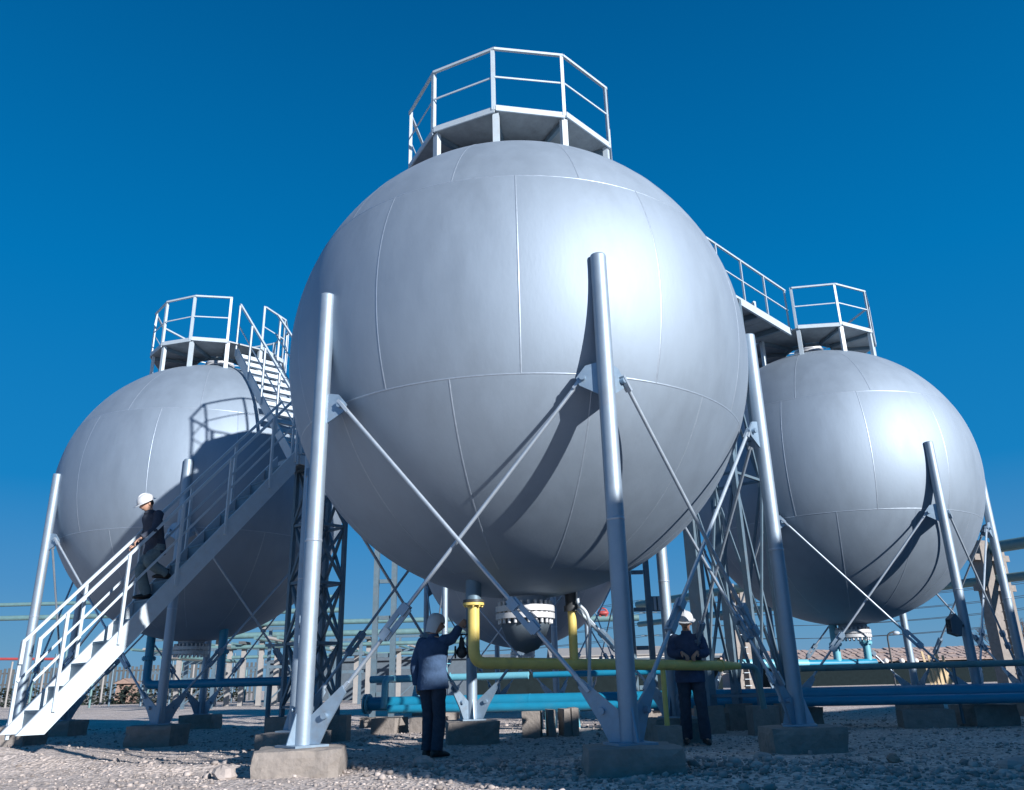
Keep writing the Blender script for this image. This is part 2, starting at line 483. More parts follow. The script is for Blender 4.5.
def rock(x, y, r, label, mat='stone', flat=0.75, seed=1):
    g = random.Random(seed)
    mb = MB(); mb.ball((0, 0, 0), 1, 12)
    mb.v = [tuple(Vector(p) * r * (1 + 0.35 * noise.noise(Vector(p) * 1.4 + Vector((seed * 3.1, 0, 0))) + 0.12 * noise.noise(Vector(p) * 4 + Vector((0, seed, 0))))) for p in mb.v]
    mb.v = [(a * 1.15, b, c * flat) for a, b, c in mb.v]
    mb.sm = [False] * len(mb.sm)
    return tag(O('rock', mb, mat, None, (x, y, gz(x, y) + r * flat * 0.45), g.uniform(0, 6)), label, 'rock')
rock(-2.66, 8.0, 0.105, 'knobbly boulder lying just left of the front left plinth', seed=3)
rock(4.05, 7.3, 0.15, 'flat pale slab of stone in the shade at the lower right', 'concpale', 0.4, 5)
rock(2.3, 8.5, 0.09, 'pale stone in the shade below the right front plinth', 'concpale', 0.5, 8)
rock(0.62, 8.0, 0.085, 'big lump on the crest of the gravel bank before the middle plinth', seed=11)
rock(-0.95, 8.55, 0.09, 'big lump on the gravel bank in front of the man at the yellow pipe', seed=14)
rock(-0.28, 8.45, 0.075, 'rounded stone on the gravel bank midway between the two front legs', seed=17)
rock(3.35, 8.05, 0.055, 'small dark stone alone in the right hand shade', 'brick', 0.9, 21)

# ------------------------------------------------------------------ spherical tanks
R, ZC, RL = 3.065, 4.921, 3.095
LR = 0.084
LEG_TOP, LEG_FOOT = 5.054, 0.33
def patch(la0, la1, lo0, lo1, nu, nv, r):
    mb = MB()
    vs = []
    for j in range(nv + 1):
        la = la0 + (la1 - la0) * j / nv
        for i in range(nu + 1):
            lo = lo0 + (lo1 - lo0) * i / nu
            vs.append((r * math.cos(la) * math.cos(lo), r * math.cos(la) * math.sin(lo), ZC + r * math.sin(la)))
    mb.add(vs, [(j * (nu + 1) + i, j * (nu + 1) + i + 1, (j + 1) * (nu + 1) + i + 1, (j + 1) * (nu + 1) + i) for j in range(nv) for i in range(nu)], True)
    return mb
def plate_mesh(key, la0, la1, dlo, nu, nv):
    if key in MESH: return MESH[key]
    ins = 0.0012
    mb = patch(la0 + ins, la1 - ins, -dlo / 2 + ins, dlo / 2 - ins, nu, nv, R)
    me = mb.mesh('shell_plate')
    # slight rolling waviness of real plates, exact radial shading otherwise
    nr = []
    for v in me.vertices:
        p = Vector(v.co); q = (p - Vector((0, 0, ZC))).normalized()
        w = Vector((noise.noise(p * 1.3), noise.noise(p * 1.3 + Vector((7, 0, 0))), noise.noise(p * 1.3 + Vector((0, 7, 0)))))
        nr.append((q + w * 0.007).normalized())
    me.normals_split_custom_set_from_vertices(nr)
    MESH[key] = me
    return me
LA = [rad(a) for a in (-90, -68, -21.5, 24.6, 62, 90)]
def cap_mesh(top):
    key = 'cap%d' % top
    if key in MESH: return MESH[key]
    mb = MB()
    prof = []
    a0, a1 = (LA[4], LA[5]) if top else (LA[0], LA[1])
    prof = [(R * math.cos(a0 + (a1 - a0) * i / 12), ZC + R * math.sin(a0 + (a1 - a0) * i / 12)) for i in range(13)]
    mb.lathe(prof, 72)
    me = mb.mesh('shell_plate')
    MESH[key] = me
    return me
def ring_seam(la):
    def fn():
        mb = MB()
        r, z = R * math.cos(la), ZC + R * math.sin(la)
        q = Vector((math.cos(la), 0, math.sin(la))); tg = Vector((-math.sin(la), 0, math.cos(la)))
        prof = []
        for a, b in ((-0.011, -0.001), (-0.007, 0.002), (0.0, 0.003), (0.007, 0.002), (0.011, -0.001)):
            p = Vector((r, 0, z)) + tg * a + q * b
            prof.append((p.x, p.z))
        return mb.lathe(prof, 120)
    return shared(('weld_seam', round(la, 4)), fn)
def line_seam(la0, la1):
    def fn():
        mb = MB(); vs = []; n = 28
        for i in range(n + 1):
            la = la0 + (la1 - la0) * i / n
            q = Vector((math.cos(la), 0, math.sin(la)))
            for a, b in ((-0.011, -0.001), (-0.007, 0.002), (0.0, 0.003), (0.007, 0.002), (0.011, -0.001)):
                p = q * (R + b); vs.append((p.x, a, p.z + ZC))
        return mb.add(vs, [(i * 5 + k, i * 5 + k + 1, (i + 1) * 5 + k + 1, (i + 1) * 5 + k) for i in range(n) for k in range(4)], True)
    return shared(('weld_seam', round(la0, 4), round(la1, 4)), fn)

def leg_mesh():
    mb = MB()
    mb.tube((0, 0, LEG_FOOT + 0.02), (0, 0, LEG_TOP - 0.02), LR, n=28, caps=False)
    mb.lathe([(LR, LEG_TOP - 0.02), (LR - 0.005, LEG_TOP - 0.004), (LR - 0.018, LEG_TOP), (0.0001, LEG_TOP + 0.004)], 28)
    return mb
def chord(s, u, z):      # point in the plane of a gusset: s = +1 / -1 for the next / previous leg
    a = s * rad(120)
    return Vector((u * math.cos(a), u * math.sin(a), z))
def foot_gusset(s):
    return MB().prism([chord(s, u, z) for u, z in ((0.05, 0.352), (0.18, 0.352), (0.26, 0.52), (0.43, 0.80), (0.39, 0.87), (0.31, 0.80), (0.05, 0.58))], 0.022)
def head_bracket(s):
    return MB().prism([chord(s, u, z) for u, z in ((0.05, 3.86), (0.20, 3.83), (0.30, 3.71), (0.27, 3.63), (0.05, 3.50))], 0.022)
def brace(sgn):
    # rod from the head bracket of the leg at angle 0 to the foot gusset of the leg at angle sgn*60
    def leg_pt(ang, s, u, z):
        p = chord(s, u, z); c, q = math.cos(ang), math.sin(ang)
        return Vector((RL * c + p.x * c - p.y * q, RL * q + p.x * q + p.y * c, z))
    a = leg_pt(0, sgn, 0.25, 3.71)
    b = leg_pt(sgn * rad(60), -sgn, 0.36, 0.80)
    out = (a + b); out.z = 0; out.normalize()
    off = out * (0.03 * sgn)
    a, b = a + off, b + off
    rod = MB(); tb = MB()
    d = (b - a); u = d.normalized(); L = d.length
    m0, m1 = a + u * (L * 0.735), a + u * (L * 0.735 + 0.36)
    rod.tube(a, m0 + u * 0.05, 0.021, n=8); rod.tube(m1 - u * 0.05, b, 0.021, n=8)
    # clevis ends
    for p, w in ((a, 1), (b, -1)):
        rod.bar(p - u * w * 0.05, p + u * w * 0.13, 0.07, 0.03, (0, 0, 1))
    side = u.cross(out).normalized()
    for q in (-1, 1):
        tb.bar(m0 + side * 0.036 * q, m1 + side * 0.036 * q, 0.022, 0.05, side)
    tb.bar(m0 - u * 0.02, m0 + u * 0.09, 0.085, 0.075, side); tb.bar(m1 - u * 0.09, m1 + u * 0.02, 0.085, 0.075, side)
    return rod, tb
BR = {s: brace(s) for s in (1, -1)}

def bolts(n, r, z0, z1, br=0.018):
    mb = MB()
    for k in range(n):
        a = 2 * math.pi * (k + 0.5) / n
        mb.tube((r * math.cos(a), r * math.sin(a), z0), (r * math.cos(a), r * math.sin(a), z1), br, n=6)
    return mb

def tank(name_label, c, phase, merid, plat, openings, cone=False, crown=0.5, group='spherical gas tanks'):
    T = E('spherical_tank', (c[0], c[1], 0))
    tag(T, name_label, 'gas tank', group)
    shell = O('shell', shared('shell', lambda: MB().ball((0, 0, ZC), R - 0.012, 64)), 'liner', T)
    N = 12; st = 2 * math.pi / N; mr = rad(merid)
    for key, la0, la1, off, nv in (('plate_crown', LA[3], LA[4], crown, 16), ('plate_mid', LA[2], LA[3], 0.0, 20), ('plate_low', LA[1], LA[2], 0.5, 18)):
        me = plate_mesh(key, la0, la1, st, 14, nv)
        for k in range(N):
            O('shell_plate', me, 'shell', shell, rz=mr + (k + 0.5 + off) * st)
            O('weld_seam', line_seam(la0, la1), 'weld', shell, rz=mr + (k + off) * st)
    O('shell_plate', cap_mesh(1), 'shell', shell); O('shell_plate', cap_mesh(0), 'shell', shell)
    for la in LA[2:4]:
        O('weld_seam', ring_seam(la), 'weld', shell)
    for k in range(6):
        a = rad(phase) + k * math.pi / 3
        lx, ly = RL * math.cos(a), RL * math.sin(a)
        leg = O('leg', shared('leg', leg_mesh), 'legpaint', T, (lx, ly, 0), a)
        O('leg_collar', shared('leg_collar', lambda: MB().lathe([(LR, 2.255), (LR + 0.004, 2.262), (LR + 0.004, 2.278), (LR, 2.285)], 28)), 'weld', leg)
        O('base_plate', shared('base_plate', lambda: MB().box((0, 0, LEG_FOOT + 0.01), (0.36, 0.36, 0.02))), 'plate', leg)
        for s in (1, -1):
            O('foot_gusset', shared(('foot_gusset', s), lambda: foot_gusset(s)), 'plate', leg)
            O('head_bracket', shared(('head_bracket', s), lambda: head_bracket(s)), 'plate', leg)
            for hz in (0.60, 3.70):
                O('pin_bolt', shared(('pin_bolt', s, hz), lambda: MB().tube(chord(s, 0.23, hz) + Vector((0.05, s * 0.03, 0)), chord(s, 0.23, hz) - Vector((0.05, s * 0.03, 0)), 0.03, n=10)), 'plate', leg)
            q = O('brace_rod', shared(('brace_rod', s), lambda: BR[s][0]), 'rod', T, rz=a)
            O('turnbuckle', shared(('turnbuckle', s), lambda: BR[s][1]), 'plate', q)
        for s in (0, math.pi):
            O('stiffener', shared('stiffener', lambda: MB().prism([(LR - .01, 0, 0.352), (0.17, 0, 0.352), (LR - .004, 0, 0.64)], 0.016)), 'plate', leg, rz=s)
    # bottom nozzle
    bn = O('bottom_nozzle', shared('bottom_nozzle', lambda: MB().tube((0, 0, 1.98), (0, 0, 1.74), 0.27, n=32).lathe([(0.40, 1.905), (0.40, 1.885), (0.27, 1.87)], 32)), 'shell', T)
    O('flange', shared('flange', lambda: MB().disk(0.37, 1.685, 1.755, 36).disk(0.37, 1.60, 1.665, 36).disk(0.30, 1.66, 1.69, 36)), 'flange', bn)
    stuffpart(O('flange_bolts', shared('flange_bolts', lambda: bolts(24, 0.325, 1.545, 1.81, 0.022)), 'flange', bn))
    if cone: O('reducer', shared('reducer', lambda: MB().lathe([(0.30, 1.60), (0.30, 1.52), (0.24, 1.36), (0.15, 1.24), (0.0001, 1.19)], 28)), 'slate', bn)
    # top nozzle
    tn = O('top_nozzle', shared('top_nozzle', lambda: MB().tube((0, 0, 7.90), (0, 0, 8.12), 0.25, n=28)), 'grey', T)
    O('flange', shared('top_flange', lambda: MB().disk(0.33, 8.10, 8.155, 32).disk(0.33, 8.17, 8.225, 32)), 'flange', tn)
    stuffpart(O('flange_bolts', shared('top_flange_bolts', lambda: bolts(20, 0.29, 8.055, 8.26, 0.02)), 'flange', tn))
    # top platform: a ring of ten deck panels on posts, railed round
    pr, zd, zt, pph, NS = plat
    seg = 2 * math.pi / NS
    half = pr * math.sin(seg / 2); ap = pr * math.cos(seg / 2)
    key = round(pr, 3), round(zd, 3), NS
    ri = 0.55
    def fr():
        mb = MB()
        for k in range(NS):
            a = k * seg
            p = Vector((pr * math.cos(a) * 0.97, pr * math.sin(a) * 0.97, zd - 0.06)); q = Vector((ri * math.cos(a), ri * math.sin(a), zd - 0.06))
            mb.bar(p, q, 0.05, 0.07)
            b = a + seg
            mb.bar(q, Vector((ri * math.cos(b), ri * math.sin(b), zd - 0.06)), 0.04, 0.07)
        return mb
    P = O('platform', shared(('platform',) + key, fr), 'grey', T, rz=rad(pph))
    hp, hi = half - 0.006, ri * math.sin(seg / 2) - 0.004
    ai = ri * math.cos(seg / 2)
    deckp = shared(('deck_panel',) + key, lambda: MB().prism([(ai, -hi, zd), (ap - 0.012, -hp, zd), (ap - 0.012, hp, zd), (ai, hi, zd)], 0.03))
    toe = shared(('toe_board',) + key, lambda: MB().bar((ap, -half + 0.01, zd + 0.025), (ap, half - 0.01, zd + 0.0), 0.02, 0.085))
    hr = shared(('handrail',) + key, lambda: MB().bar((ap, -half, zt), (ap, half, zt), 0.036, 0.036))
    mrl = shared(('mid_rail',) + key, lambda: MB().bar((ap, -half, (zd + zt) / 2 + 0.03), (ap, half, (zd + zt) / 2 + 0.03), 0.012, 0.024))
    post = shared(('rail_post',) + key, lambda: MB().bar((pr - 0.002, -0.024, zd + 0.0), (pr - 0.002, -0.024, zt + 0.015), 0.046, 0.012, (1, 0, 0)).bar((pr - 0.022, 0.0, zd), (pr - 0.022, 0.0, zt + 0.015), 0.012, 0.046, (1, 0, 0)))
    rs = pr * 0.955
    zs = ZC + math.sqrt(R * R - rs * rs) - 0.02
    sup = shared(('support_post',) + key, lambda: MB().bar((rs, 0, zs), (rs, 0, zd - 0.02), 0.085, 0.07, (1, 0, 0)))
    for k in range(NS):
        a = k * seg
        O('rail_post', post, 'white', P, rz=a)
        O('support_post', sup, 'white', P, rz=a)
        O('deck_panel', deckp, 'deck', P, rz=a + seg / 2)
        if k not in openings:
            O('toe_board', toe, 'white', P, rz=a + seg / 2)
            O('handrail', hr, 'white', P, rz=a + seg / 2)
            O('mid_rail', mrl, 'white', P, rz=a + seg / 2)
    return T

S1, S2, S3 = (0.096, 10.55), (-6.975, 18.114), (7.147, 18.169)
S4 = (S2[0] + S3[0] - S1[0] + 0.05, S2[1] + S3[1] - S1[1])
TANK1 = tank('largest silver sphere tank in the centre, on tall tubular legs', S1, -134.255, -90, (1.57, 8.09, 9.10, 225.7, 10), (4,), True)
TANK2 = tank('left silver sphere tank with a shadow across it and a staircase to its top', S2, -136.1, -90, (1.54, 8.22, 9.29, 205.5, 12), (3,))
TANK3 = tank('right silver sphere tank joined to a high railed walkway', S3, -133.96, -95.6, (1.54, 8.22, 9.22, 242.9, 10), (9,), crown=0.2)
tank('farthest silver sphere tank, mostly hidden behind the central one', S4, -134.2, -90, (1.40, 8.2, 9.2, 225.7, 10), ())

# concrete plinths under the legs
def plinth_mesh(seed):
    mb = MB()
    hx, hz = 0.40, 0.33
    n = 7
    def P(u, v, w):
        p = Vector((u * hx, v * hx, w * hz))
        k = 0.018 * noise.noise(p * 5 + Vector((seed * 2.3, 0, 0))) + 0.012 * noise.noise(p * 14 + Vector((0, seed, 0)))
        e = (abs(u) > .99) + (abs(v) > .99) + (w > .99)
        if e >= 2: k -= 0.012 + 0.03 * max(0, noise.noise(p * 4 + Vector((seed, 3, 3))))
        d = Vector((u, v, 0.0 if w < .99 else 0.6))
        return p + d * k
    def face(fn):
        vs = [fn(-1 + 2 * i / n, -1 + 2 * j / n) for j in range(n + 1) for i in range(n + 1)]
        mb.add(vs, [(j * (n + 1) + i, j * (n + 1) + i + 1, (j + 1) * (n + 1) + i + 1, (j + 1) * (n + 1) + i) for j in range(n) for i in range(n)])
    z = lambda t: -0.45 + (t + 1) * 0.725
    face(lambda a, b: P(a, b, 1.0))
    face(lambda a, b: P(a, -1, z(b))); face(lambda a, b: P(-a, 1, z(b)))
    face(lambda a, b: P(1, a, z(b))); face(lambda a, b: P(-1, -a, z(b)))
    return mb
PL = [plinth_mesh(i).mesh('concrete_plinth') for i in range(4)]
PLAB = {(0, 0): 'cracked concrete plinth in full sun under the front left leg', (0, 1): 'shaded concrete plinth under the middle front leg, wide and low',
        (0, 2): 'dark shaded concrete plinth under the central tank right leg', (0, 3): 'concrete plinth under the leg behind the man in the white helmet',
        (0, 4): 'concrete plinth lit on one face under the leg behind the yellow upright', (0, 5): 'concrete plinth half hidden behind the front left leg',
        (1, 0): 'concrete plinth behind the stair foot under the left tank outer leg', (1, 1): 'shaded concrete plinth under the left tank leg beside the staircase',
        (1, 2): 'concrete plinth under the left tank leg behind the lattice tower', (1, 4): 'low dark concrete plinth under the left tank rear leg with two flared plates',
        (1, 3): 'concrete plinth under the left tank rear leg hidden by the lattice tower', (1, 5): 'concrete plinth under the left tank leg seen through the stair treads',
        (2, 0): 'concrete plinth under the right tank leg that stands behind a nearer leg', (2, 1): 'concrete plinth just behind the blue pipes under the right tank front leg',
        (2, 2): 'concrete plinth at the picture edge under the right tank outer leg', (2, 3): 'concrete plinth under the right tank rear leg with the sunlit upper half',
        (2, 4): 'concrete plinth under the right tank rear inner leg', (2, 5): 'concrete plinth under the right tank leg beside the walkway tower'}
for si, (c, ph) in enumerate(((S1, -134.255), (S2, -136.1), (S3, -133.96), (S4, -134.2))):
    for k in range(6):
        a = rad(ph) + k * math.pi / 3
        lab = PLAB.get((si, k), 'concrete plinth of the farthest tank, %s of the six counted from the left' % ('second', 'fourth', 'sixth', 'fifth', 'third', 'first')[k])
        tag(O('concrete_plinth', PL[(si * 6 + k * 3) % 4], 'concrete', None, (c[0] + RL * math.cos(a), c[1] + RL * math.sin(a), 0), [0.12, 0.0, -0.05, 0.1][(k + si) % 4] + (k % 2) * math.pi), lab, 'plinth', 'concrete plinths under the tank legs')
# ------------------------------------------------------------------ plant hall beyond the right of the picture: its long roof edge throws the shade over the lower right
def sunpt(n, t, z):      # n across the sunlight, t towards the sun
    ca, sa = math.cos(SUN_AZ), math.sin(SUN_AZ)
    return Vector((n * -sa + t * ca, n * ca + t * sa, z))
hall = tag(E('plant_hall', sunpt(20, 12, 0)), 'long brick plant hall whose roof edge shades the lower right ground', 'hall')
hall.rotation_euler = (0, 0, SUN_AZ)
HH = 9.1
N0, N1, DEP = -15.47, 16.0, 10.0          # local y = n - 20, local x = t - 12
O('wall', MB().box((DEP / 2, (N0 + N1) / 2, HH / 2 - 0.15), (DEP, N1 - N0, HH - 0.3)), 'brick', hall)
O('roof', MB().box((DEP / 2, (N0 + N1) / 2, HH - 0.1), (DEP + 0.0, N1 - N0 + 0.0, 0.4)), 'concrete', hall)
for k in range(9):
    for zz in (2.2, 5.8):
        w = O('window', MB().box((-0.02, N0 + 2.2 + k * 3.2, zz), (0.08, 1.5, 1.8)), 'white', hall)
        O('pane', MB().box((-0.05, N0 + 2.2 + k * 3.2, zz), (0.06, 1.3, 1.6)), 'glass', w)

# ------------------------------------------------------------------ stairs to the left tank
def stair(label, A, B, wv, n, tread_d, closed, rail_h, rail_start, rail_end, posts_near, posts_far, stringer=(0.30, 0.05), lip=0.10, mat='white'):
    """A, B: top edge of the near stringer at foot and head; wv: vector from the near stringer to the far one."""
    A, B, wv = Vector(A), Vector(B), Vector(wv)
    T = tag(E('staircase', A), label, 'staircase')
    L = lambda p: Vector(p) - A
    d = B - A
    h = Vector((d.x, d.y, 0)); run = h.length; h.normalize()
    u = d.normalized()
    nrm = u.cross(wv.normalized()).normalized()
    if nrm.z < 0: nrm = -nrm
    wn = wv.normalized()
    for q in (0, 1):
        off = wv * q
        p = [A + off, B + off]
        t_ = stringer[0]
        low = t_ / max(0.2, abs(nrm.z))
        # plumb-cut plate stringer
        poly = [L(p[0]) - h * 0.0, L(p[1]), L(p[1]) - Vector((0, 0, low)), L(p[0]) - Vector((0, 0, low)) + h * 0.0]
        # cut level at the foot
        k = low / d.z * run
        poly = [L(p[0]), L(p[1]), L(p[1]) - Vector((0, 0, low)), L(p[0]) + h * k]
        O('stringer', MB().prism(poly, stringer[1]), mat, T)
    for i in range(1, n):
        f = i / n
        c = A + d * f
        z = c.z - 0.02
        c0 = Vector((c.x, c.y, z)) + wn * 0.03; c1 = Vector((c.x, c.y, z)) + wv - wn * 0.03
        mb = MB()
        back = h * tread_d
        vs = [L(c0), L(c1), L(c1 + back), L(c0 + back)]
        mb.prism(vs, 0.03)
        tr = O('tread', mb, mat if not closed else 'grey', T)
        rise = d.z / n
        if closed:
            b0, b1 = L(c0) + Vector((0, 0, -0.018)), L(c1) + Vector((0, 0, -0.018))
            O('riser', MB().prism([b0 + h * 0.012, b1 + h * 0.012, b1 + h * 0.012 - Vector((0, 0, rise - 0.034)), b0 + h * 0.012 - Vector((0, 0, rise - 0.034))], 0.012), 'grey', tr)
        else:
            b0, b1 = L(c0) + Vector((0, 0, -0.016)), L(c1) + Vector((0, 0, -0.016))
            O('tread_lip', MB().prism([b0 + h * 0.01, b1 + h * 0.01, b1 + h * 0.01 - Vector((0, 0, lip)), b0 + h * 0.01 - Vector((0, 0, lip))], 0.012), mat, tr)
    up = Vector((0, 0, rail_h))
    for q, posts in ((0, posts_near), (1, posts_far)):
        off = wv * q
        r0, r1 = A + d * rail_start + off + up, A + d * rail_end + off + up
        mb = MB().bar(L(r0), L(r1), 0.042, 0.042, nrm)
        if rail_start < 0.12:
            mb.bar(L(r0) + Vector((0, 0, 0.02)), L(r0) - Vector((0, 0, 0.30)), 0.05, 0.045, h)
        O('handrail', mb, mat, T)
        O('mid_rail', MB().bar(L(r0) - up * 0.5, L(r1) - up * 0.5, 0.014, 0.032, nrm), mat, T)
        for f in posts:
            p = A + d * f + off + (wn * -0.034 if q == 0 else wn * 0.034)
            O('rail_post', MB().bar(L(p) - Vector((0, 0, 0.2)), L(p) + up, 0.042, 0.04, h), mat, T)
    return T

SA, SB = Vector((-6.42, 11.145, 0.37)), Vector((-3.87, 13.98, 4.86))
SW = Vector((-0.446, 0.401, 0))
dd = (SB - SA)
stair('white steel staircase with a man on it, rising from the gravel at the left', SA, SB, SW, 15, 0.25, True, 1.05, 0.03, 1.0,
      (0.105, 0.296, 0.487, 0.678, 0.87, 0.995), (0.03, 0.22, 0.41, 0.60, 0.79), (0.26, 0.045))
S2A, S2B = Vector((-3.36, 15.21, 4.92)), Vector((-5.52, 17.62, 8.20))
S2W = Vector((-0.69, -0.618, 0))
stair('upper flight of white open steps climbing over the left tank to its railed top', S2A, S2B, S2W, 13, 0.24, False, 1.05, 0.0, 1.0,
      (0.02, 0.33, 0.66, 0.98), (0.02, 0.26, 0.50, 0.74, 0.98), (0.20, 0.03), 0.05)

def lattice_tower(label, cs, z0, z1, bays, post_w, tie_w, group=None, deck=None, mat='grey', big=None):
    T = tag(E('lattice_tower', ((cs[0][0] + cs[2][0]) / 2, (cs[0][1] + cs[2][1]) / 2, 0)), label, 'tower', group)
    c0 = Vector(T.location)
    P = lambda c, z: Vector((c[0], c[1], z)) - c0
    ax = (Vector(cs[1]) - Vector(cs[0])).normalized()
    ax = Vector((ax.x, ax.y, 0))
    n = len(cs)
    for i, c in enumerate(cs):
        w = big[i] if big else post_w
        O('tower_post', MB().bar(P(c, z0), P(c, z1), w, w, ax), mat, T)
        O('footing', MB().box(P(c, 0.1), (0.42, 0.42, z0 * 2 - 0.0 if z0 > 0.1 else 0.3)), 'concrete', T)
    zs = [z0 + 0.25 + (z1 - z0 - 0.25) * k / bays for k in range(bays + 1)]
    for i in range(n if n > 2 else 1):
        a, b = cs[i], cs[(i + 1) % n]
        side = Vector((b[0] - a[0], b[1] - a[1], 0)).normalized().cross(Vector((0, 0, 1)))
        for k in range(bays + 1):
            O('cross_tie', MB().bar(P(a, zs[k]), P(b, zs[k]), tie_w, tie_w, side), mat, T)
            if k < bays:
                e = side * 0.02 * (1 if k % 2 else -1)
                p, q = (a, b) if (k + i) % 2 else (b, a)
                O('diagonal_brace', MB().bar(P(p, zs[k]) + e, P(q, zs[k + 1]) + e, tie_w, tie_w * 0.8, side), mat, T)
                O('diagonal_brace', MB().bar(P(q, zs[k]) - e, P(p, zs[k + 1]) - e, tie_w, tie_w * 0.8, side), mat, T)
    return T
hd = Vector((0.67, 0.742, 0))
LC = [SB + Vector((0.06, 0.07, 0)), SB + SW * 1.1 + Vector((0.06, 0.07, 0))]
LC += [LC[1] + hd * 1.0, LC[0] + hd * 1.0]
tw = lattice_tower('grey lattice tower carrying the stair landing, beside the front left leg', [tuple(c) for c in (LC[0] + hd * 0.28 - SW * 0.1, LC[1] + hd * 0.28 - SW * 0.3, LC[2] - SW * 0.3, LC[3] - SW * 0.1)], 0.32, 4.62, 4, 0.07, 0.048)
c0 = Vector(tw.location)
o_ = [Vector((c.x, c.y, 0)) - c0 for c in LC]
for q in (0, 1):
    a0 = o_[0] + (o_[3] - o_[0]) * q * 0.5; a1 = o_[1] + (o_[2] - o_[1]) * q * 0.5
    e0 = (o_[3] - o_[0]) * 0.49; e1 = (o_[2] - o_[1]) * 0.49
    O('landing_plate', MB().prism([p + Vector((0, 0, 4.80)) for p in (a0, a0 + e0, a1 + e1, a1)], 0.03), 'deck', tw)
for i in range(4):
    p, q = o_[i], o_[(i + 1) % 4]
    O('landing_beam', MB().bar(p + Vector((0, 0, 4.70)), q + Vector((0, 0, 4.70)), 0.06, 0.16), 'white', tw)
for i, j in ((0, 3), (3, 2)):
    p, q = o_[i], o_[j]
    O('handrail', MB().bar(p + Vector((0, 0, 5.87)), q + Vector((0, 0, 5.87)), 0.05, 0.05), 'white', tw)
    O('mid_rail', MB().bar(p + Vector((0, 0, 5.35)), q + Vector((0, 0, 5.35)), 0.014, 0.032), 'white', tw)
for i in (0, 2, 3):
    O('rail_post', MB().bar(o_[i] + Vector((0, 0, 4.8)), o_[i] + Vector((0, 0, 5.87)), 0.05, 0.05, (1, 0, 0)), 'white', tw)

# ------------------------------------------------------------------ high walkway from the central tank to the right tank
s1, s3 = Vector((*S1, 0)), Vector((*S3, 0))
wd = (s3 - s1).normalized(); wnrm = Vector((wd.y, -wd.x, 0))
W0, W1 = 1.62, (s3 - s1).length - 1.40
Z0, Z1 = 8.12, 8.22
bridge = tag(E('high_walkway', s1 + wd * W0), 'railed high walkway running from behind the central tank to the right tank top', 'walkway')
def wp(t, off, z):
    f = (t - W0) / (W1 - W0)
    return wd * (t - W0) + wnrm * off + Vector((0, 0, z + Z0 + (Z1 - Z0) * f))
OFFN, OFFF = 0.22, -0.78
nb = 7
for k in range(nb):
    a, b = W0 + (W1 - W0) * k / nb + 0.006, W0 + (W1 - W0) * (k + 1) / nb - 0.006
    O('deck_panel', MB().prism([wp(a, OFFN - 0.03, 0), wp(b, OFFN - 0.03, 0), wp(b, OFFF + 0.03, 0), wp(a, OFFF + 0.03, 0)], 0.03), 'deck', bridge)
    O('cross_beam', MB().bar(wp((a + b) / 2, OFFN - 0.04, -0.075), wp((a + b) / 2, OFFF + 0.04, -0.075), 0.06, 0.11), 'grey', bridge)
for off in (OFFN, OFFF):
    O('side_beam', MB().bar(wp(W0, off, -0.02), wp(W1, off, -0.02), 0.05, 0.17), 'white', bridge)
    O('handrail', MB().bar(wp(W0, off, 1.03), wp(W1, off, 1.03), 0.036, 0.036), 'white', bridge)
    O('mid_rail', MB().bar(wp(W0, off, 0.53), wp(W1, off, 0.53), 0.022, 0.022), 'white', bridge)
    for k in range(nb + 1):
        t = W0 + 0.05 + (W1 - W0 - 0.1) * k / nb
        O('rail_post', MB().bar(wp(t, off, 0.06), wp(t, off, 1.03), 0.036, 0.026, wd), 'white', bridge)

# tower carrying the walkway, between the central and the right tank
tc_ = s1 + wd * 5.55 + wnrm * (-0.05)
TW = [tc_ + wd * a + wnrm * b for a, b in ((-0.35, 0.42), (0.65, 0.42), (0.65, -0.55), (-0.35, -0.55))]
lattice_tower('grey braced tower holding up the high walkway, left of the right tank', [tuple(c) for c in TW], 0.32, 8.02, 2, 0.10, 0.045, big=(0.09, 0.10, 0.14, 0.22))
# slim lattice columns in front of the farthest tank
for (xa, xb, Y, lab) in ((-3.38, -2.95, 20.0, 'slim ladder-like steel column seen between the lattice tower and the man at the yellow pipe'), (2.62, 3.05, 19.5, 'slim ladder-like steel column just left of the central tank right rear leg')):
    T = tag(E('ladder_column', ((xa + xb) / 2, Y, 0)), lab, 'column')
    m_ = (xa + xb) / 2
    for x in (xa, xb):
        O('column_post', MB().bar((x - m_, 0, 0.05), (x - m_, 0, 6.2), 0.16, 0.12, (1, 0, 0)), 'grey', T)
    for k in range(7):
        O('rung', MB().bar((xa - m_ + 0.08, 0, 0.7 + k * 0.85), (xb - m_ - 0.08, 0, 0.7 + k * 0.85), 0.08, 0.09), 'grey', T)
    O('footing', MB().box((0, 0, 0.06), (0.9, 0.6, 0.3)), 'concrete', T)
# ------------------------------------------------------------------ pipes
def pipe_thing(name, label, pts, r, mat, cat='pipe', bend=0.0, n=14, group=None):
    o = pts[0]
    P = [Vector(p) - Vector(o) for p in pts]
    if bend: P = fillet(P, bend)
    return tag(O(name, MB().path(P, r, n), mat, None, o), label, cat, group)
def flange_part(parent, p, axis, r, t, mat, nb=0):
    p = Vector(p) - Vector(parent.location); a = Vector(axis).normalized()
    mb = MB().tube(p - a * t / 2, p + a * t / 2, r, n=20)
    f = O('flange', mb, mat, parent)
    if nb:
        x, y, _ = frame_of(a); b = MB()
        for k in range(nb):
            q = p + (x * math.cos(6.2832 * k / nb) + y * math.sin(6.2832 * k / nb)) * r * 0.8
            b.tube(q - a * (t / 2 + 0.02), q + a * (t / 2 + 0.02), 0.014, n=6)
        stuffpart(O('flange_bolts', b, mat, f))
    return f
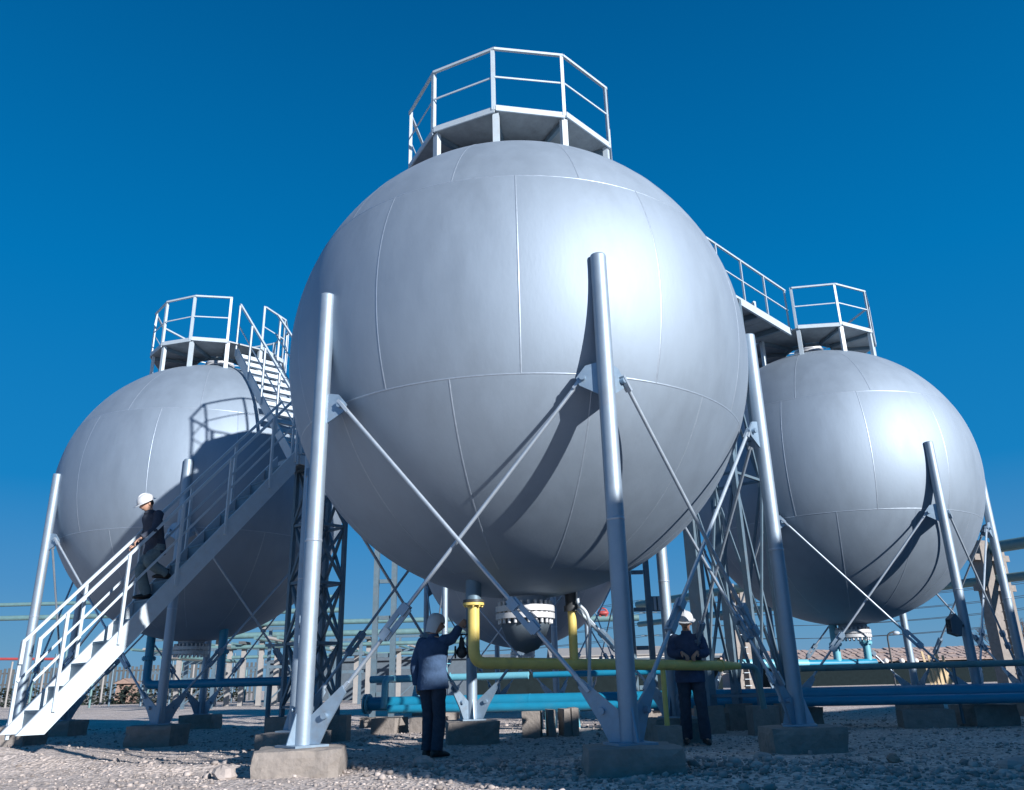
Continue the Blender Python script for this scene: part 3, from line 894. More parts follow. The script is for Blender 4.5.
# the pair of big blue pipes along the ground
BD = Vector((1, -0.267, 0)).normalized(); BN = Vector((-0.267, -1, 0)).normalized()
def bp(x, off=0.0, z=0.0):
    p = Vector((x, 15.55 - 0.267 * (x - 5), 0)) + BN * off
    return Vector((p.x, p.y, z))
b1 = pipe_thing('blue_pipe', 'thick blue pipe lying low across the yard, flanged at its left end', [bp(-3.15, 0, 0.53), bp(16, 0, 0.53)], 0.13, 'blue', n=20)
for q in (0, 0.06):
    flange_part(b1, bp(-3.13 + q, 0, 0.53), BD, 0.195, 0.035, 'paleblue', 12 if q else 0)
for x in (0.2, 3.4, 6.6, 11.2):
    O('girth_weld', MB().tube(bp(x, 0, 0.53) - b1.location - BD * 0.012, bp(x, 0, 0.53) - b1.location + BD * 0.012, 0.134, n=20), 'blue', b1)
b2 = pipe_thing('blue_pipe', 'thinner blue pipe running along the front foot of the thick blue pipe', [bp(-2.55, 0.24, 0.43), bp(16, 0.24, 0.43)], 0.08, 'blue', n=18)
for x in (0.35, 0.62, 0.95, 1.08):
    O('saddle', MB().box(bp(x, 0.10, 0.2) - b2.location, (0.17 if x < 0.9 else 0.09, 0.3, 0.42), -0.26), 'paleblue', b2)
for x, w, lab in ((9.05, 0.95, 'dark concrete support block under the blue pipes at the right'), (-2.55, 0.5, 'flat concrete support block under the blue pipes near their flanged left end'), (-1.75, 0.55, 'concrete support block under the blue pipes just left of the man in the pale cap'), (4.0, 0.9, 'dark concrete support block under the blue pipes behind the right front leg'), (6.9, 0.8, 'low concrete support block under the blue pipes left of the right tank front leg')):
    p = bp(x, 0.15, 0.13)
    mb = MB(); mb.box((0, 0, 0), (w, 0.7, 0.28), math.atan(-0.267))
    tag(O('support_block', mb, 'concrete', None, p), lab, 'concrete block', 'concrete blocks under the blue pipes')
# pale blue header with its two drops
hp = [at(348, 681.5, 18.4), at(386.5, 681.5, 18.25), at(385.5, 698, 18.2)]
hz = hp[0].z
hb = bp(-2.3, 0.0, 0.0)
h0 = bp(-3.2, -0.35, 1.0); h1 = bp(-2.15, -0.35, 1.0)
hdr = pipe_thing('header_pipe', 'pale blue pipe with two short drops into the thick blue pipe', [h0, h1, bp(-2.15, -0.1, 0.55)], 0.075, 'paleblue', bend=0.14)
O('drop_pipe', MB().path(fillet([bp(-2.65, -0.35, 1.0) - hdr.location, bp(-2.65, 0.20, 0.98) - hdr.location, bp(-2.65, 0.24, 0.45) - hdr.location], 0.12), 0.065, 12), 'paleblue', hdr)
h2 = pipe_thing('header_pipe', 'pale blue pipe with two hand valves, left of the man at the yellow pipe', [bp(-1.9, -0.35, 1.0), bp(0.1, -0.35, 1.0)], 0.07, 'paleblue')
h3 = pipe_thing('header_pipe', 'dark blue green pipe low behind the central tank bottom', [bp(0.2, -0.35, 1.0), bp(3.2, -0.35, 1.0)], 0.06, 'blue')
def valve(x, y, z, label, mat='flange', s=1.0, wheel='paleblue'):
    v = tag(E('gate_valve', (x, y, z)), label, 'valve')
    O('valve_body', MB().ball((0, 0, 0), 0.12 * s, 12, 1, 0.8, 1.1), mat, v)
    for q in (-1, 1):
        O('flange', MB().tube((q * 0.12 * s, 0, 0), (q * 0.15 * s, 0, 0), 0.13 * s, n=14), mat, v)
    O('bonnet', MB().tube((0, 0, 0.1 * s), (0, 0, 0.3 * s), 0.07 * s, 0.04 * s, n=12), mat, v)
    O('handwheel', MB().path([(0.13 * s * math.cos(t * 6.2832 / 16), 0.13 * s * math.sin(t * 6.2832 / 16), 0.36 * s) for t in range(17)], 0.014 * s, 6).tube((-0.13 * s, 0, 0.36 * s), (0.13 * s, 0, 0.36 * s), 0.009 * s, n=6).tube((0, 0, 0.28 * s), (0, 0, 0.38 * s), 0.013 * s, n=6), wheel, v)
    return v
for x, lab in ((-1.83, 'left one of two small pale valves on the pale blue pipe'), (-1.60, 'right one of two small pale valves, nearer the man at the yellow pipe')):
    q = bp(x, -0.35, 1.0)
    valve(q.x, q.y, q.z, lab, 'paleblue', 0.75)
# yellow pipe under the central tank
ya = at(474, 663, 9.9); yz = ya.z
yt = at(474, 603, 9.9).z
yb = at(722, 665.5, 12.2)
yel = pipe_thing('yellow_pipe', 'yellow pipe dropping beside the reaching man, then running level to the helmeted man', [(ya.x, ya.y, yt), (ya.x, ya.y, yz), (yb.x, yb.y, yb.z)], 0.068, 'yellow', bend=0.15, n=18)
flange_part(yel, (ya.x, ya.y, yt - 0.015), (0, 0, 1), 0.125, 0.03, 'yellow', 8)
flange_part(yel, (ya.x, ya.y, yt + 0.02), (0, 0, 1), 0.125, 0.03, 'dark', 0)
zb = ZC - math.sqrt(R * R - (ya.x - S1[0]) ** 2 - (ya.y - S1[1]) ** 2)
O('nozzle_stub', MB().tube((ya.x - S1[0], ya.y - S1[1], yt + 0.03), (ya.x - S1[0], ya.y - S1[1], zb + 0.1), 0.095, n=18), 'grey', TANK1)
y2 = at(573, 640, 10.75)
ymid = ya + (yb - ya) * ((y2.x - ya.x) / (yb.x - ya.x))
y2t = at(573, 611, ymid.y).z
O('riser_pipe', MB().tube(Vector((ymid.x, ymid.y, ymid.z)) - yel.location, Vector((ymid.x, ymid.y, y2t)) - yel.location, 0.055, n=16), 'yellow', yel)
flange_part(yel, (ymid.x, ymid.y, y2t + 0.03), (0, 0, 1), 0.10, 0.07, 'dark', 0)
zb2 = ZC - math.sqrt(R * R - (ymid.x - S1[0]) ** 2 - (ymid.y - S1[1]) ** 2)
O('nozzle_stub', MB().tube((ymid.x - S1[0], ymid.y - S1[1], y2t + 0.05), (ymid.x - S1[0], ymid.y - S1[1], zb2 + 0.1), 0.08, n=16), 'dark', TANK1)
yp = ya + (yb - ya) * 0.72
O('stand', MB().tube(Vector((yp.x, yp.y, 0.2)) - yel.location, Vector((yp.x, yp.y, yp.z - 0.06)) - yel.location, 0.035, n=10), 'yellow', yel)
tag(O('support_block', MB().box((0, 0, 0.1), (0.32, 0.32, 0.36)), 'concrete', None, (yp.x, yp.y, 0)), 'small concrete block under the yellow pipe stand', 'concrete block')
# green end piece past the helmeted man
ge = at(756, 668, 12.6)
gr = pipe_thing('green_pipe', 'thin green pipe carrying on from the yellow pipe end and turning down', [(yb.x, yb.y, yb.z), (ge.x, ge.y, yb.z - 0.02), (ge.x + 0.05, ge.y, 0.42)], 0.045, 'teal', bend=0.12)
O('reducer', MB().tube((0, 0, 0), Vector((ge.x - yb.x, ge.y - yb.y, -0.02)).normalized() * 0.35, 0.069, 0.046, n=16), 'yellow', gr)
flange_part(gr, (yb.x - 0.02, yb.y, yb.z), (yb - ya), 0.085, 0.03, 'yellow', 0)
dq = at(468.5, 640, 11.25)
dz0 = at(463, 652, 11.25).z
va = valve(dq.x - 0.09, dq.y, dz0, 'black valve at the foot of a thin drain pipe the reaching man holds', 'dark', 0.62, 'dark')
O('drain_pipe', MB().path(fillet([(0.0, 0, 0), (0.09, 0, 0.02), (0.09, 0, ZC - math.sqrt(R * R - (dq.x - S1[0]) ** 2 - (dq.y - S1[1]) ** 2) - dz0 + 0.05)], 0.06), 0.03, 10), 'grey', va)
# instrument tube by the second yellow upright
iy = ymid.y - 0.12
pipe_thing('instrument_tube', 'thin bent white tube hanging from the central tank beside the second yellow upright', [at(577.5, 560, iy), at(577.5, 604, iy), at(586, 611, iy), at(590, 624, iy), at(589, 690, iy)], 0.022, 'white', bend=0.09)
pipe_thing('instrument_tube', 'straight thin slanting white tube right of the second yellow upright', [at(577, 609, iy + 0.05), at(614, 648, iy + 0.3)], 0.02, 'white')
# blue pipes under the left tank
zq = at(225, 683, 18.0).z
def foot_pipe(px, Y, cz, tk, mat, zt_px, r):
    p = at(px, zt_px, Y)
    return p
c2 = Vector((*S2, 0)); c3 = Vector((*S3, 0))
pa = at(146, 683, 18.0); pb = at(225, 683, 17.9)
def under(c, p):
    return ZC - math.sqrt(R * R - (p.x - c[0]) ** 2 - (p.y - c[1]) ** 2)
q2 = pipe_thing('blue_pipe', 'blue pipe under the left tank, level above the shaded gravel with two uprights', [(pa.x, pa.y, under(S2, pa) - 0.42), (pa.x, pa.y, zq), (-3.95, 17.0, zq), (-3.95, 17.0, 0.3)], 0.085, 'blue', bend=0.18)
flange_part(q2, (pa.x, pa.y, under(S2, pa) - 0.44), (0, 0, 1), 0.14, 0.06, 'blue', 8)
O('nozzle_stub', MB().tube((pa.x - S2[0], pa.y - S2[1], under(S2, pa) - 0.42), (pa.x - S2[0], pa.y - S2[1], under(S2, pa) + 0.1), 0.09, n=14), 'blue', TANK2)
fr_ = (pb.x - pa.x) / (-3.95 - pa.x)
pbm = Vector((pb.x, pa.y + (17.0 - pa.y) * fr_, zq))
O('riser_pipe', MB().tube(pbm - q2.location, Vector((pbm.x, pbm.y, under(S2, pbm) - 0.42)) - q2.location, 0.085, n=14), 'blue', q2)
flange_part(q2, (pbm.x, pbm.y, under(S2, pbm) - 0.42), (0, 0, 1), 0.14, 0.06, 'blue', 8)
O('nozzle_stub', MB().tube((pbm.x - S2[0], pbm.y - S2[1], under(S2, pbm) - 0.42), (pbm.x - S2[0], pbm.y - S2[1], under(S2, pbm) + 0.1), 0.09, n=14), 'blue', TANK2)
pst = at(269, 690, 17.2)
O('stand', MB().tube(Vector((pst.x, 17.22, 0.0)) - q2.location, Vector((pst.x, 17.22, zq - 0.08)) - q2.location, 0.05, n=10), 'grey', q2)
# pipes under the right tank
za = at(850, 663, 18.1).z
pa3, pb3 = at(838, 650, 18.2), at(866, 650, 18.6)
q3 = pipe_thing('blue_pipe', 'dark blue pipe with two pale blue uprights under the right tank', [at(735, 664, 17.6) * 1.0, (pa3.x - 0.6, 18.1, za), (pb3.x + 0.15, 18.58, za)], 0.085, 'blue', bend=0.15)
O('riser_pipe', MB().tube(Vector((pb3.x, 18.55, za)) - q3.location, Vector((pb3.x, 18.55, under(S3, Vector((pb3.x, 18.55, 0))) - 0.4)) - q3.location, 0.08, n=14), 'paleblue', q3)
e0, e1 = at(735, 664, 17.6), Vector((pa3.x - 0.6, 18.1, za))
O('pipe_sleeve', MB().tube(e0.lerp(e1, 0.05) - q3.location, e0.lerp(e1, 0.92) - q3.location, 0.095, n=14), 'paleblue', q3)
pm3 = Vector((pa3.x, 18.1 + 0.45 * (0.6 / (pb3.x - pa3.x + 0.6)), za))
O('riser_pipe', MB().tube(pm3 - q3.location, Vector((pm3.x, pm3.y, under(S3, pm3) - 0.4)) - q3.location, 0.08, n=14), 'paleblue', q3)
for p in (pm3, Vector((pb3.x, 18.55, 0))):
    flange_part(q3, (p.x, p.y, under(S3, p) - 0.4), (0, 0, 1), 0.13, 0.05, 'paleblue', 8)
    O('nozzle_stub', MB().tube((p.x - S3[0], p.y - S3[1], under(S3, p) - 0.4), (p.x - S3[0], p.y - S3[1], under(S3, p) + 0.1), 0.085, n=14), 'paleblue', TANK3)
ga, gb = Vector((4.95, 15.2, 0.98)), Vector((13.5, 14.35, 0.98))
gp = pipe_thing('grey_green_pipe', 'long grey green pipe level above the blue pipes at the right', [ga, gb], 0.055, 'teal')
for x in (0.3, 0.6, 0.9):
    p = ga + (gb - ga) * x
    O('stand', MB().tube((p - ga) - Vector((0, 0, 0.95)), (p - ga) - Vector((0, 0, 0.05)), 0.03, n=8), 'grey', gp)
# upright slabs on the gravel under the central tank
for px0, px1, h_, lab in ((523, 542, 0.40, 'widest dark slab standing on edge on the gravel under the central tank'), (547, 555, 0.42, 'pale slab standing on edge right of the widest dark slab'), (561, 569.5, 0.43, 'slab with two sunlit edges, third in the short row under the central tank'), (570.5, 578, 0.44, 'slab nearest the middle front leg in the short row under the central tank')):
    a_, b_ = at(px0, 729, 14.9), at(px1, 729, 14.9)
    w = b_.x - a_.x
    mb = MB(); mb.box((0, 0, h_ / 2 - 0.05), (w * 0.92, 0.36, h_ + 0.1))
    mb.v = [(x + 0.02 * noise.noise(Vector((x * 9, y * 9, z * 9 + px0))), y, z + 0.012 * noise.noise(Vector((y * 11, px0, x * 9)))) for x, y, z in mb.v]
    tag(O('concrete_slab', mb, 'concrete', None, ((a_.x + b_.x) / 2, 14.9, 0), rnd.uniform(-0.2, 0.25)), lab, 'slab', 'concrete slabs in a row on the gravel')
# floodlight on the front leg of the right tank
a_ = rad(-133.96) + math.pi / 3
lg = Vector((S3[0] + RL * math.cos(a_), S3[1] + RL * math.sin(a_), 0))
fl = tag(E('floodlight', (lg.x - 0.30, lg.y - 0.10, at(955, 626, lg.y).z)), 'black floodlight bracketed to the right tank front leg', 'lamp')
O('lamp_housing', MB().prism([(-0.10, -0.09, -0.13), (0.06, -0.09, -0.19), (0.11, -0.09, 0.05), (0.02, -0.09, 0.20), (-0.08, -0.09, 0.12)], 0.2), 'slate', fl)
O('bracket', MB().bar((0.05, -0.05, 0), (0.30, 0.08, 0.0), 0.03, 0.04), 'dark', fl)
O('lens', MB().bar((-0.105, -0.09, -0.11), (-0.085, -0.09, 0.10), 0.15, 0.012, (1, 0, 0)), 'glass', fl)
# small white junction box on the ladder column
jb = tag(E('junction_box', (3.3, 19.38, at(680, 603, 19.4).z)), 'small white slatted box on the ladder column behind the helmeted man', 'junction box')
for k in range(4):
    O('slat', MB().box((-0.12 + k * 0.09, 0, 0), (0.045, 0.08, 0.3)), 'white', jb)
O('backplate', MB().box((0, 0.055, 0), (0.42, 0.025, 0.34)), 'grey', jb)

# ------------------------------------------------------------------ overhead pipe racks and far yard
RK = Vector((18.2, 29.0, 0)); RD = Vector((-7.2, 14.0, 0)).normalized()
for z_, r_, lab in ((5.15, 0.21, 'upper thick overhead pipe passing behind the right tank'), (4.02, 0.16, 'lower overhead pipe passing behind the right tank')):
    A_ = RK - RD * 8; B_ = RK + RD * 24
    pipe_thing('overhead_pipe', lab, [(A_.x, A_.y, z_), (B_.x, B_.y, z_)], r_, 'teal')
for t_, lab in ((1.7, 'wide concrete pylon with white insulators carrying the overhead pipes at the far right'), (15.5, 'concrete pylon carrying the overhead pipes behind the walkway tower')):
    p = RK + RD * t_
    py = tag(E('pylon', (p.x, p.y, 0), math.atan2(RD.y, RD.x)), lab, 'pylon')
    for q in (-0.42, 0.42):
        O('column', MB().bar((0, q, 0), (0, q, 5.4), 0.5, 0.42, (1, 0, 0)), 'concrete', py)
    for z_ in (4.8, 3.72):
        O('cross_beam', MB().bar((0, -1.0, z_), (0, 1.0, z_), 0.3, 0.22), 'concrete', py)
    for k in range(8):
        O('insulator', MB().tube((-0.32 - 0.0 * k, -0.3 + 0.09 * (k % 4), 4.1 if k < 4 else 3.3), (-0.32, -0.3 + 0.09 * (k % 4), 4.5 if k < 4 else 3.6), 0.03, n=8), 'plaster', py)
    for k in range(10):
        O('ladder_rung', MB().bar((-0.3, -0.2, 0.5 + 0.3 * k), (-0.3, 0.2, 0.5 + 0.3 * k), 0.03, 0.03), 'white', py)
red = at(603, 613, 45)
rv = tag(E('red_valve', red), 'small red valve on the far overhead pipe left of the middle front leg', 'valve')
O('valve_body', MB().ball((0, 0, 0), 0.19, 10, 1.7, 0.9, 0.7), 'red', rv)
O('handwheel', MB().path([(0.24 * math.cos(t * 6.2832 / 14), 0, 0.24 * math.sin(t * 6.2832 / 14)) for t in range(15)], 0.05, 6), 'red', rv)
O('pipe_spool', MB().tube((-1.6, 0.1, -0.28), (1.9, 0.1, -0.28), 0.17, n=10), 'teal', rv)

for py_, r_, lab in ((606, 0.10, 'upper of two long teal pipes crossing the far left sky'), (619.5, 0.13, 'lower of two long teal pipes crossing the far left sky')):
    a_, b_ = at(-40, py_, 44), at(340, py_ + 5, 44)
    pipe_thing('overhead_pipe', lab, [a_, (b_.x, b_.y, a_.z)], r_, 'teal')
for i, (py_, r_, lab) in enumerate(((623, 0.15, 'topmost pipe on the far concrete rack left of the central tank'), (634, 0.18, 'second pipe down on the far concrete rack left of the central tank'), (645, 0.12, 'third pipe down on the far concrete rack left of the central tank'), (655, 0.10, 'lowest pipe on the far concrete rack left of the central tank'))):
    a_ = at(165, py_ + 4, 52); b_ = at(470, py_, 52)
    pipe_thing('rack_pipe', lab, [(a_.x, 51.4 + 0.3 * i, a_.z), (b_.x, 51.4 + 0.3 * i, a_.z)], r_, 'teal')
    
posts = ((175, 655, 'far pale post, leftmost of the rack posts under the left tank'), (213, 640, 'far pale post seen under the left tank bottom nozzle'), (226, 650, 'far thin post right of the left tank bottom nozzle'), (240, 645, 'far post between the left tank rear leg and the tall white post'), (258, 627, 'tall pale concrete post under the right edge of the left tank'), (274, 640, 'pale concrete post just right of the tall one below the left tank'), (296, 640, 'pale concrete post left of the front left leg'), (355, 635, 'pale concrete post between the lattice tower and the ladder column'), (367, 640, 'pale concrete post left of the ladder column'), (398, 652, 'short pale post right of the ladder column'))
for px, pt, lab in posts:
    b_ = at(px, 703, 52.3); t_ = at(px, pt, 52.3)
    p = tag(E('rack_post', (b_.x, b_.y, 0)), lab, 'post', 'pale posts of the far pipe rack')
    O('post_shaft', MB().bar((0, 0, 0), (0, 0, t_.z), 0.26, 0.26, (1, 0, 0)), 'concpale', p)
    O('cap_beam', MB().box((0, 0, t_.z + 0.1), (0.32, 1.4, 0.16)), 'fence', p)

fa, fb = at(-12, 695, 80), at(258, 693, 80)
fz = 3.3
npal = 64
fen = tag(E('paling_fence', (fa.x, 80, 0)), 'long pale paling fence far off at the left', 'fence')
for k in range(npal):
    O('paling', MB().box(((fb.x - fa.x) * k / (npal - 1), 0, fz / 2), (0.2, 0.1, fz + 0.15 * rnd.uniform(-1, 1))), 'fence', fen)
for z_ in (0.7, 1.9, 2.9):
    O('rail', MB().bar((-0.3, 0.08, z_), (fb.x - fa.x + 0.3, 0.08, z_), 0.08, 0.14), 'fence', fen)
hg = tag(E('hedge', (fa.x, 76, 0)), 'dark dry hedge along the foot of the far left fence', 'hedge')
mb = MB()
for k in range(2200):
    x = rnd.uniform(0, fb.x - fa.x); z = rnd.random() ** 1.2 * 1.6; y = rnd.gauss(0, 0.35); s_ = rnd.uniform(0.08, 0.22)
    d_ = Vector((rnd.gauss(0, 1), rnd.gauss(0, 1), rnd.gauss(0, 1))).normalized(); x_, y_, _ = frame_of(d_); c_ = Vector((x, y, z))
    mb.add([c_ - x_ * s_, c_ + y_ * s_ * 0.6, c_ + x_ * s_, c_ - y_ * s_ * 0.6], [(0, 1, 2, 3)])
stuffpart(O('foliage', mb, principled('dry_hedge_leaf', (0.025, 0.034, 0.03), 0, 0.95, 0.3, 3, spec=0.05), hg))
a_ = at(-40, 659, 90); b_ = at(62, 659, 90)
pipe_thing('far_pipe', 'thin reddish pipe far off at the left edge above the fence', [a_, b_], 0.14, 'red')
hut = at(126, 694, 78)
ht = tag(E('hut', (hut.x + 0.5, 77, 0)), 'little orange brown hut far behind the staircase', 'hut')
O('wall', MB().box((0, 0, 0.85), (1.3, 1.6, 1.7)), 'brick', ht); O('roof', MB().prism([(-0.85, -1, 1.7), (0.85, -1, 1.7), (0, -1, 2.1)], 0.05).add([(-0.85, -1, 1.7), (0, -1, 2.15), (0, 1, 2.15), (-0.85, 1, 1.7), (0.85, -1, 1.7), (0.85, 1, 1.7)], [(0, 1, 2, 3), (1, 4, 5, 2)]), 'brick', ht)
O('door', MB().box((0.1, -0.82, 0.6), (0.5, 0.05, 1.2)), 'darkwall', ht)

def building(label, px0, px1, ytop, Y, depth, wall, roof, rise=0.0, win=0, wz=0.55, winmat='glass', eave=0.3, cat='building', tiles=False):
    a, b = at(px0, ytop, Y), at(px1, ytop, Y)
    zr = (a.z + b.z) / 2; W = b.x - a.x; z0 = zr - rise
    B = tag(E('low_building', ((a.x + b.x) / 2, Y, 0)), label, cat)
    O('wall', MB().box((0, depth / 2, z0 / 2), (W, depth, z0)), wall, B)
    if rise:
        h = W / 2 + 0.3
        O('gable', MB().prism([(-W / 2 + 0.05, 0.05, z0), (-W / 2 + 0.05, depth - 0.05, z0), (-W / 2 + 0.05, depth / 2, zr - 0.05)], 0.1), wall, B)
        O('gable', MB().prism([(W / 2 - 0.05, 0.05, z0), (W / 2 - 0.05, depth - 0.05, z0), (W / 2 - 0.05, depth / 2, zr - 0.05)], 0.1), wall, B)
        rf = O('roof', MB().prism([(-h, -eave, z0 - 0.02), (h, -eave, z0 - 0.02), (h, depth / 2, zr), (-h, depth / 2, zr)], 0.12).prism([(-h, depth / 2, zr), (h, depth / 2, zr), (h, depth + eave, z0 - 0.02), (-h, depth + eave, z0 - 0.02)], 0.12), roof, B)
        if tiles:
            g = random.Random(3); sl = math.hypot(depth / 2 + eave, zr - z0)
            mb = MB(); nn = int(h * 2 / 0.62); rows = 5
            for j in range(rows):
                for i in range(nn):
                    if g.random() < 0.12: continue
                    f0, f1 = j / rows, (j + 0.9) / rows
                    y0, y1 = -eave + (depth / 2 + eave) * f0, -eave + (depth / 2 + eave) * f1
                    zz0, zz1 = z0 + (zr - z0) * f0 + 0.07 + g.uniform(0, 0.10), z0 + (zr - z0) * f1 + 0.08 + g.uniform(0, 0.05)
                    x = -h + i * 0.62 + g.uniform(0, 0.1)
                    mb.prism([(x, y0, zz0), (x + 0.5, y0, zz0), (x + 0.5, y1, zz1), (x, y1, zz1)], 0.08)
            stuffpart(O('roof_tiles', mb, 'tile', rf))
    else:
        O('parapet', MB().box((0, -0.12, z0 - 0.12), (W + 0.3, 0.25, 0.24)), roof, B)
    for k in range(win):
        x = -W / 2 + W * (k + 0.5) / win
        f = O('window', MB().box((x, -0.03, z0 * wz), (min(1.6, W / win * 0.55), 0.1, z0 * 0.32)), 'plaster' if wall != 'plaster' else 'slate', B)
        O('pane', MB().box((x, -0.07, z0 * wz), (min(1.6, W / win * 0.55) - 0.16, 0.08, z0 * 0.32 - 0.16)), winmat, f)
    return B
building('long dark blue flat roofed warehouse far behind the man at the yellow pipe', 268, 520, 657, 64, 12, 'slate', 'slate', 0, 0)
building('long white low building far behind the second yellow upright', 552, 664, 646, 88, 9, 'plaster', 'concpale', 0.9, 9, 0.6)
building('pinkish low building far behind the helmeted man', 705, 768, 653, 90, 9, 'pink', 'concpale', 0, 5, 0.55)
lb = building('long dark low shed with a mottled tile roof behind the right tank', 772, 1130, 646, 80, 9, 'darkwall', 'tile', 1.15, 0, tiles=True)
for px in (874, 886, 902, 916):
    p = at(px, 661, 79.4) - Vector(lb.location)
    O('wall_lamp', MB().ball(p, 0.24, 10).tube(p, p + Vector((0, 0.7, 0)), 0.06, n=6), 'plaster', lb)
if 0: building('white far house glimpsed at the left under the left tank', 150, 205, 672, 95, 9, 'plaster', 'brick', 1.3, 4, 0.5)
lw0, lw1 = at(470, 664, 42), at(720, 664, 42)
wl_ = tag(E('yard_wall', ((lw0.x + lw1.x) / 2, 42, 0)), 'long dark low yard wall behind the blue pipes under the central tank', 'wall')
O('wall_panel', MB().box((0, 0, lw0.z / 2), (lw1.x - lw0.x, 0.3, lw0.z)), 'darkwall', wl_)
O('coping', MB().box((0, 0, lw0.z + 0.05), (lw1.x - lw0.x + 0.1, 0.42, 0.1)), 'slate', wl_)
# steel pipe trestles and standing pipes of the far yard
for k, (px, Y, w_, tp) in enumerate(((165, 58, 2.6, 640), (198, 46, 1.5, 650), (236, 60, 2.8, 634), (285, 47, 2.0, 628), (316, 62, 2.6, 632), (345, 48, 1.6, 640), (415, 60, 2.2, 636))):
    b_ = at(px, 690, Y); t_ = at(px, tp, Y).z
    where = ('left of the left tank bottom nozzle', 'under the left tank bottom nozzle', 'right of the left tank bottom nozzle', 'behind the left post of the lattice tower', 'between the lattice tower posts', 'just right of the lattice tower', 'behind the man at the yellow pipe')[k]
    F = tag(E('pipe_trestle', (b_.x, Y, 0)), 'far dark steel pipe trestle ' + where, 'trestle', 'far steel pipe trestles')
    for q in (-0.5, 0.5):
        O('column', MB().bar((q * w_, 0, 0), (q * w_, 0, t_), 0.16, 0.16, (1, 0, 0)), 'grey', F)
    for f_ in (0.5, 0.78, 1.0):
        O('beam', MB().bar((-w_ * 0.62, 0, t_ * f_), (w_ * 0.62, 0, t_ * f_), 0.13, 0.16), 'grey', F)
    O('diagonal_brace', MB().bar((-w_ * 0.5, 0.02, 0.2), (w_ * 0.5, 0.02, t_ * 0.5), 0.07, 0.07), 'grey', F)
    for q in (-0.3, 0.0, 0.28):
        O('pipe_run', MB().tube((q * w_, -4.0, t_ * 0.78 + 0.17), (q * w_, 5.0, t_ * 0.78 + 0.17), 0.09, n=8), 'teal' if q else 'concpale', F)
ORD = 'first second third fourth fifth sixth seventh eighth ninth tenth eleventh twelfth thirteenth fourteenth fifteenth sixteenth seventeenth eighteenth nineteenth twentieth'.split()
ORD += ['twenty-' + o for o in ORD[:9]]
n_sp = 0
for k in range(26):
    px = 8 + k * 10.2 + rnd.uniform(-3, 3); Y = rnd.uniform(56, 72)
    b_ = at(px, 690, Y); t_ = at(px, rnd.uniform(646, 672), Y).z
    if 112 < px < 138: continue
    S_ = tag(O('standing_pipe', MB().tube((0, 0, 0), (0, 0, t_), 0.075, n=7), ('concpale', 'grey', 'teal')[k % 3], None, (b_.x, Y, 0)), 'thin far standing pipe, %s from the left before the far left fence' % ORD[n_sp], 'standing pipe', 'thin standing pipes in the far left yard')
    n_sp += 1
# bundle of planks leaning up at the right
pk = at(945, 690, 30)
pt_ = tag(E('plank_bundle', (pk.x, 30, 0)), 'bundle of sunlit rough planks standing upright beyond the blue pipes', 'planks')
for k in range(9):
    x = (k - 4) * 0.09
    O('plank', MB().bar((x, 0.05 * (k % 3), 0), (x + rnd.uniform(-0.10, 0.10), 0.25, 1.35 + rnd.uniform(-0.15, 0.25)), 0.075, 0.035, (0, 1, 0)), 'timber', pt_)
lp = at(892, 664, 50)
st_ = tag(E('street_lamp', (lp.x, 50, 0)), 'thin street lamp with a hooked arm, right of the right tank bottom nozzle', 'street lamp')
zt_ = at(892, 634, 50).z
O('pole', MB().path(fillet([(0, 0, 0), (0, 0, zt_), (0.5, 0, zt_ + 0.15)], 0.25), 0.05, 8), 'dark', st_)
O('lamp_head', MB().ball((0.55, 0, zt_ + 0.05), 0.17, 10, 1.3, 1, 0.7), 'white', st_)
# power lines
for k, (px, lab) in enumerate(((652, 'power line pole hidden behind the middle front legs'), (1075, 'power line pole just beyond the right picture edge'))):
    b_ = at(px, 660, 115 - 15 * k)
    po = tag(E('power_pole', (b_.x, b_.y, 0)), lab, 'power pole')
    O('pole', MB().tube((0, 0, 0), (0, 0, 12.2), 0.16, 0.11, n=10), 'concpale', po)
    for z_ in (11.2, 9.6, 8.2, 6.6):
        O('crossarm', MB().bar((-1.2, 0, z_), (1.2, 0, z_), 0.12, 0.12), 'grey', po)
pA, pB = at(652, 660, 115), at(1075, 660, 100)
pA.z = pB.z = 0
k = 0
for z_ in (11.3, 9.7, 8.3, 6.7):
    for dx in (-1.0, 1.0):
        A_, B_ = pA + Vector((dx, 0, z_)), pB + Vector((dx, 0, z_))
        pts = []
        for e in range(-6, 19):
            t_ = e / 12
            p = A_.lerp(B_, t_); p.z -= 1.3 * 4 * (t_ % 1.0) * (1 - (t_ % 1.0))
            pts.append(p)
        tag(O('power_line', MB().path([p - A_ for p in pts], 0.032, 5, False), 'dark', None, A_), ('%s wire of the %s power line tier above the tiled shed') % (('near', 'off')[dx > 0], ('top', 'second', 'third', 'lowest')[k // 2]), 'wire', 'power lines in the right sky')
        k += 1
# bare tree at the right edge
tb = at(1019, 665, 55)
tr = tag(E('bare_tree', (tb.x, 55, 0)), 'small leafless reddish tree at the right picture edge', 'tree')
O('trunk', MB().tube((0, 0, 0), (0.1, 0, 1.8), 0.14, 0.09, n=8), 'bark', tr)
mb = MB()
def limb(p, d, L, r, n):
    q = p + d * L
    mb.tube(p, q, r, r * 0.65, n=5, caps=False)
    if n:
        for _ in range(3):
            e = (d + Vector((rnd.gauss(0, .45), rnd.gauss(0, .45), rnd.gauss(0.12, .3)))).normalized()
            limb(p + d * L * rnd.uniform(.6, 1), e, L * rnd.uniform(.55, .85), r * 0.6, n - 1)
for _ in range(5):
    limb(Vector((0.1, 0, 1.7)), Vector((rnd.gauss(0, .5), rnd.gauss(0, .5), 1)).normalized(), 1.2, 0.06, 4)
O('crown', mb, 'bark', tr)
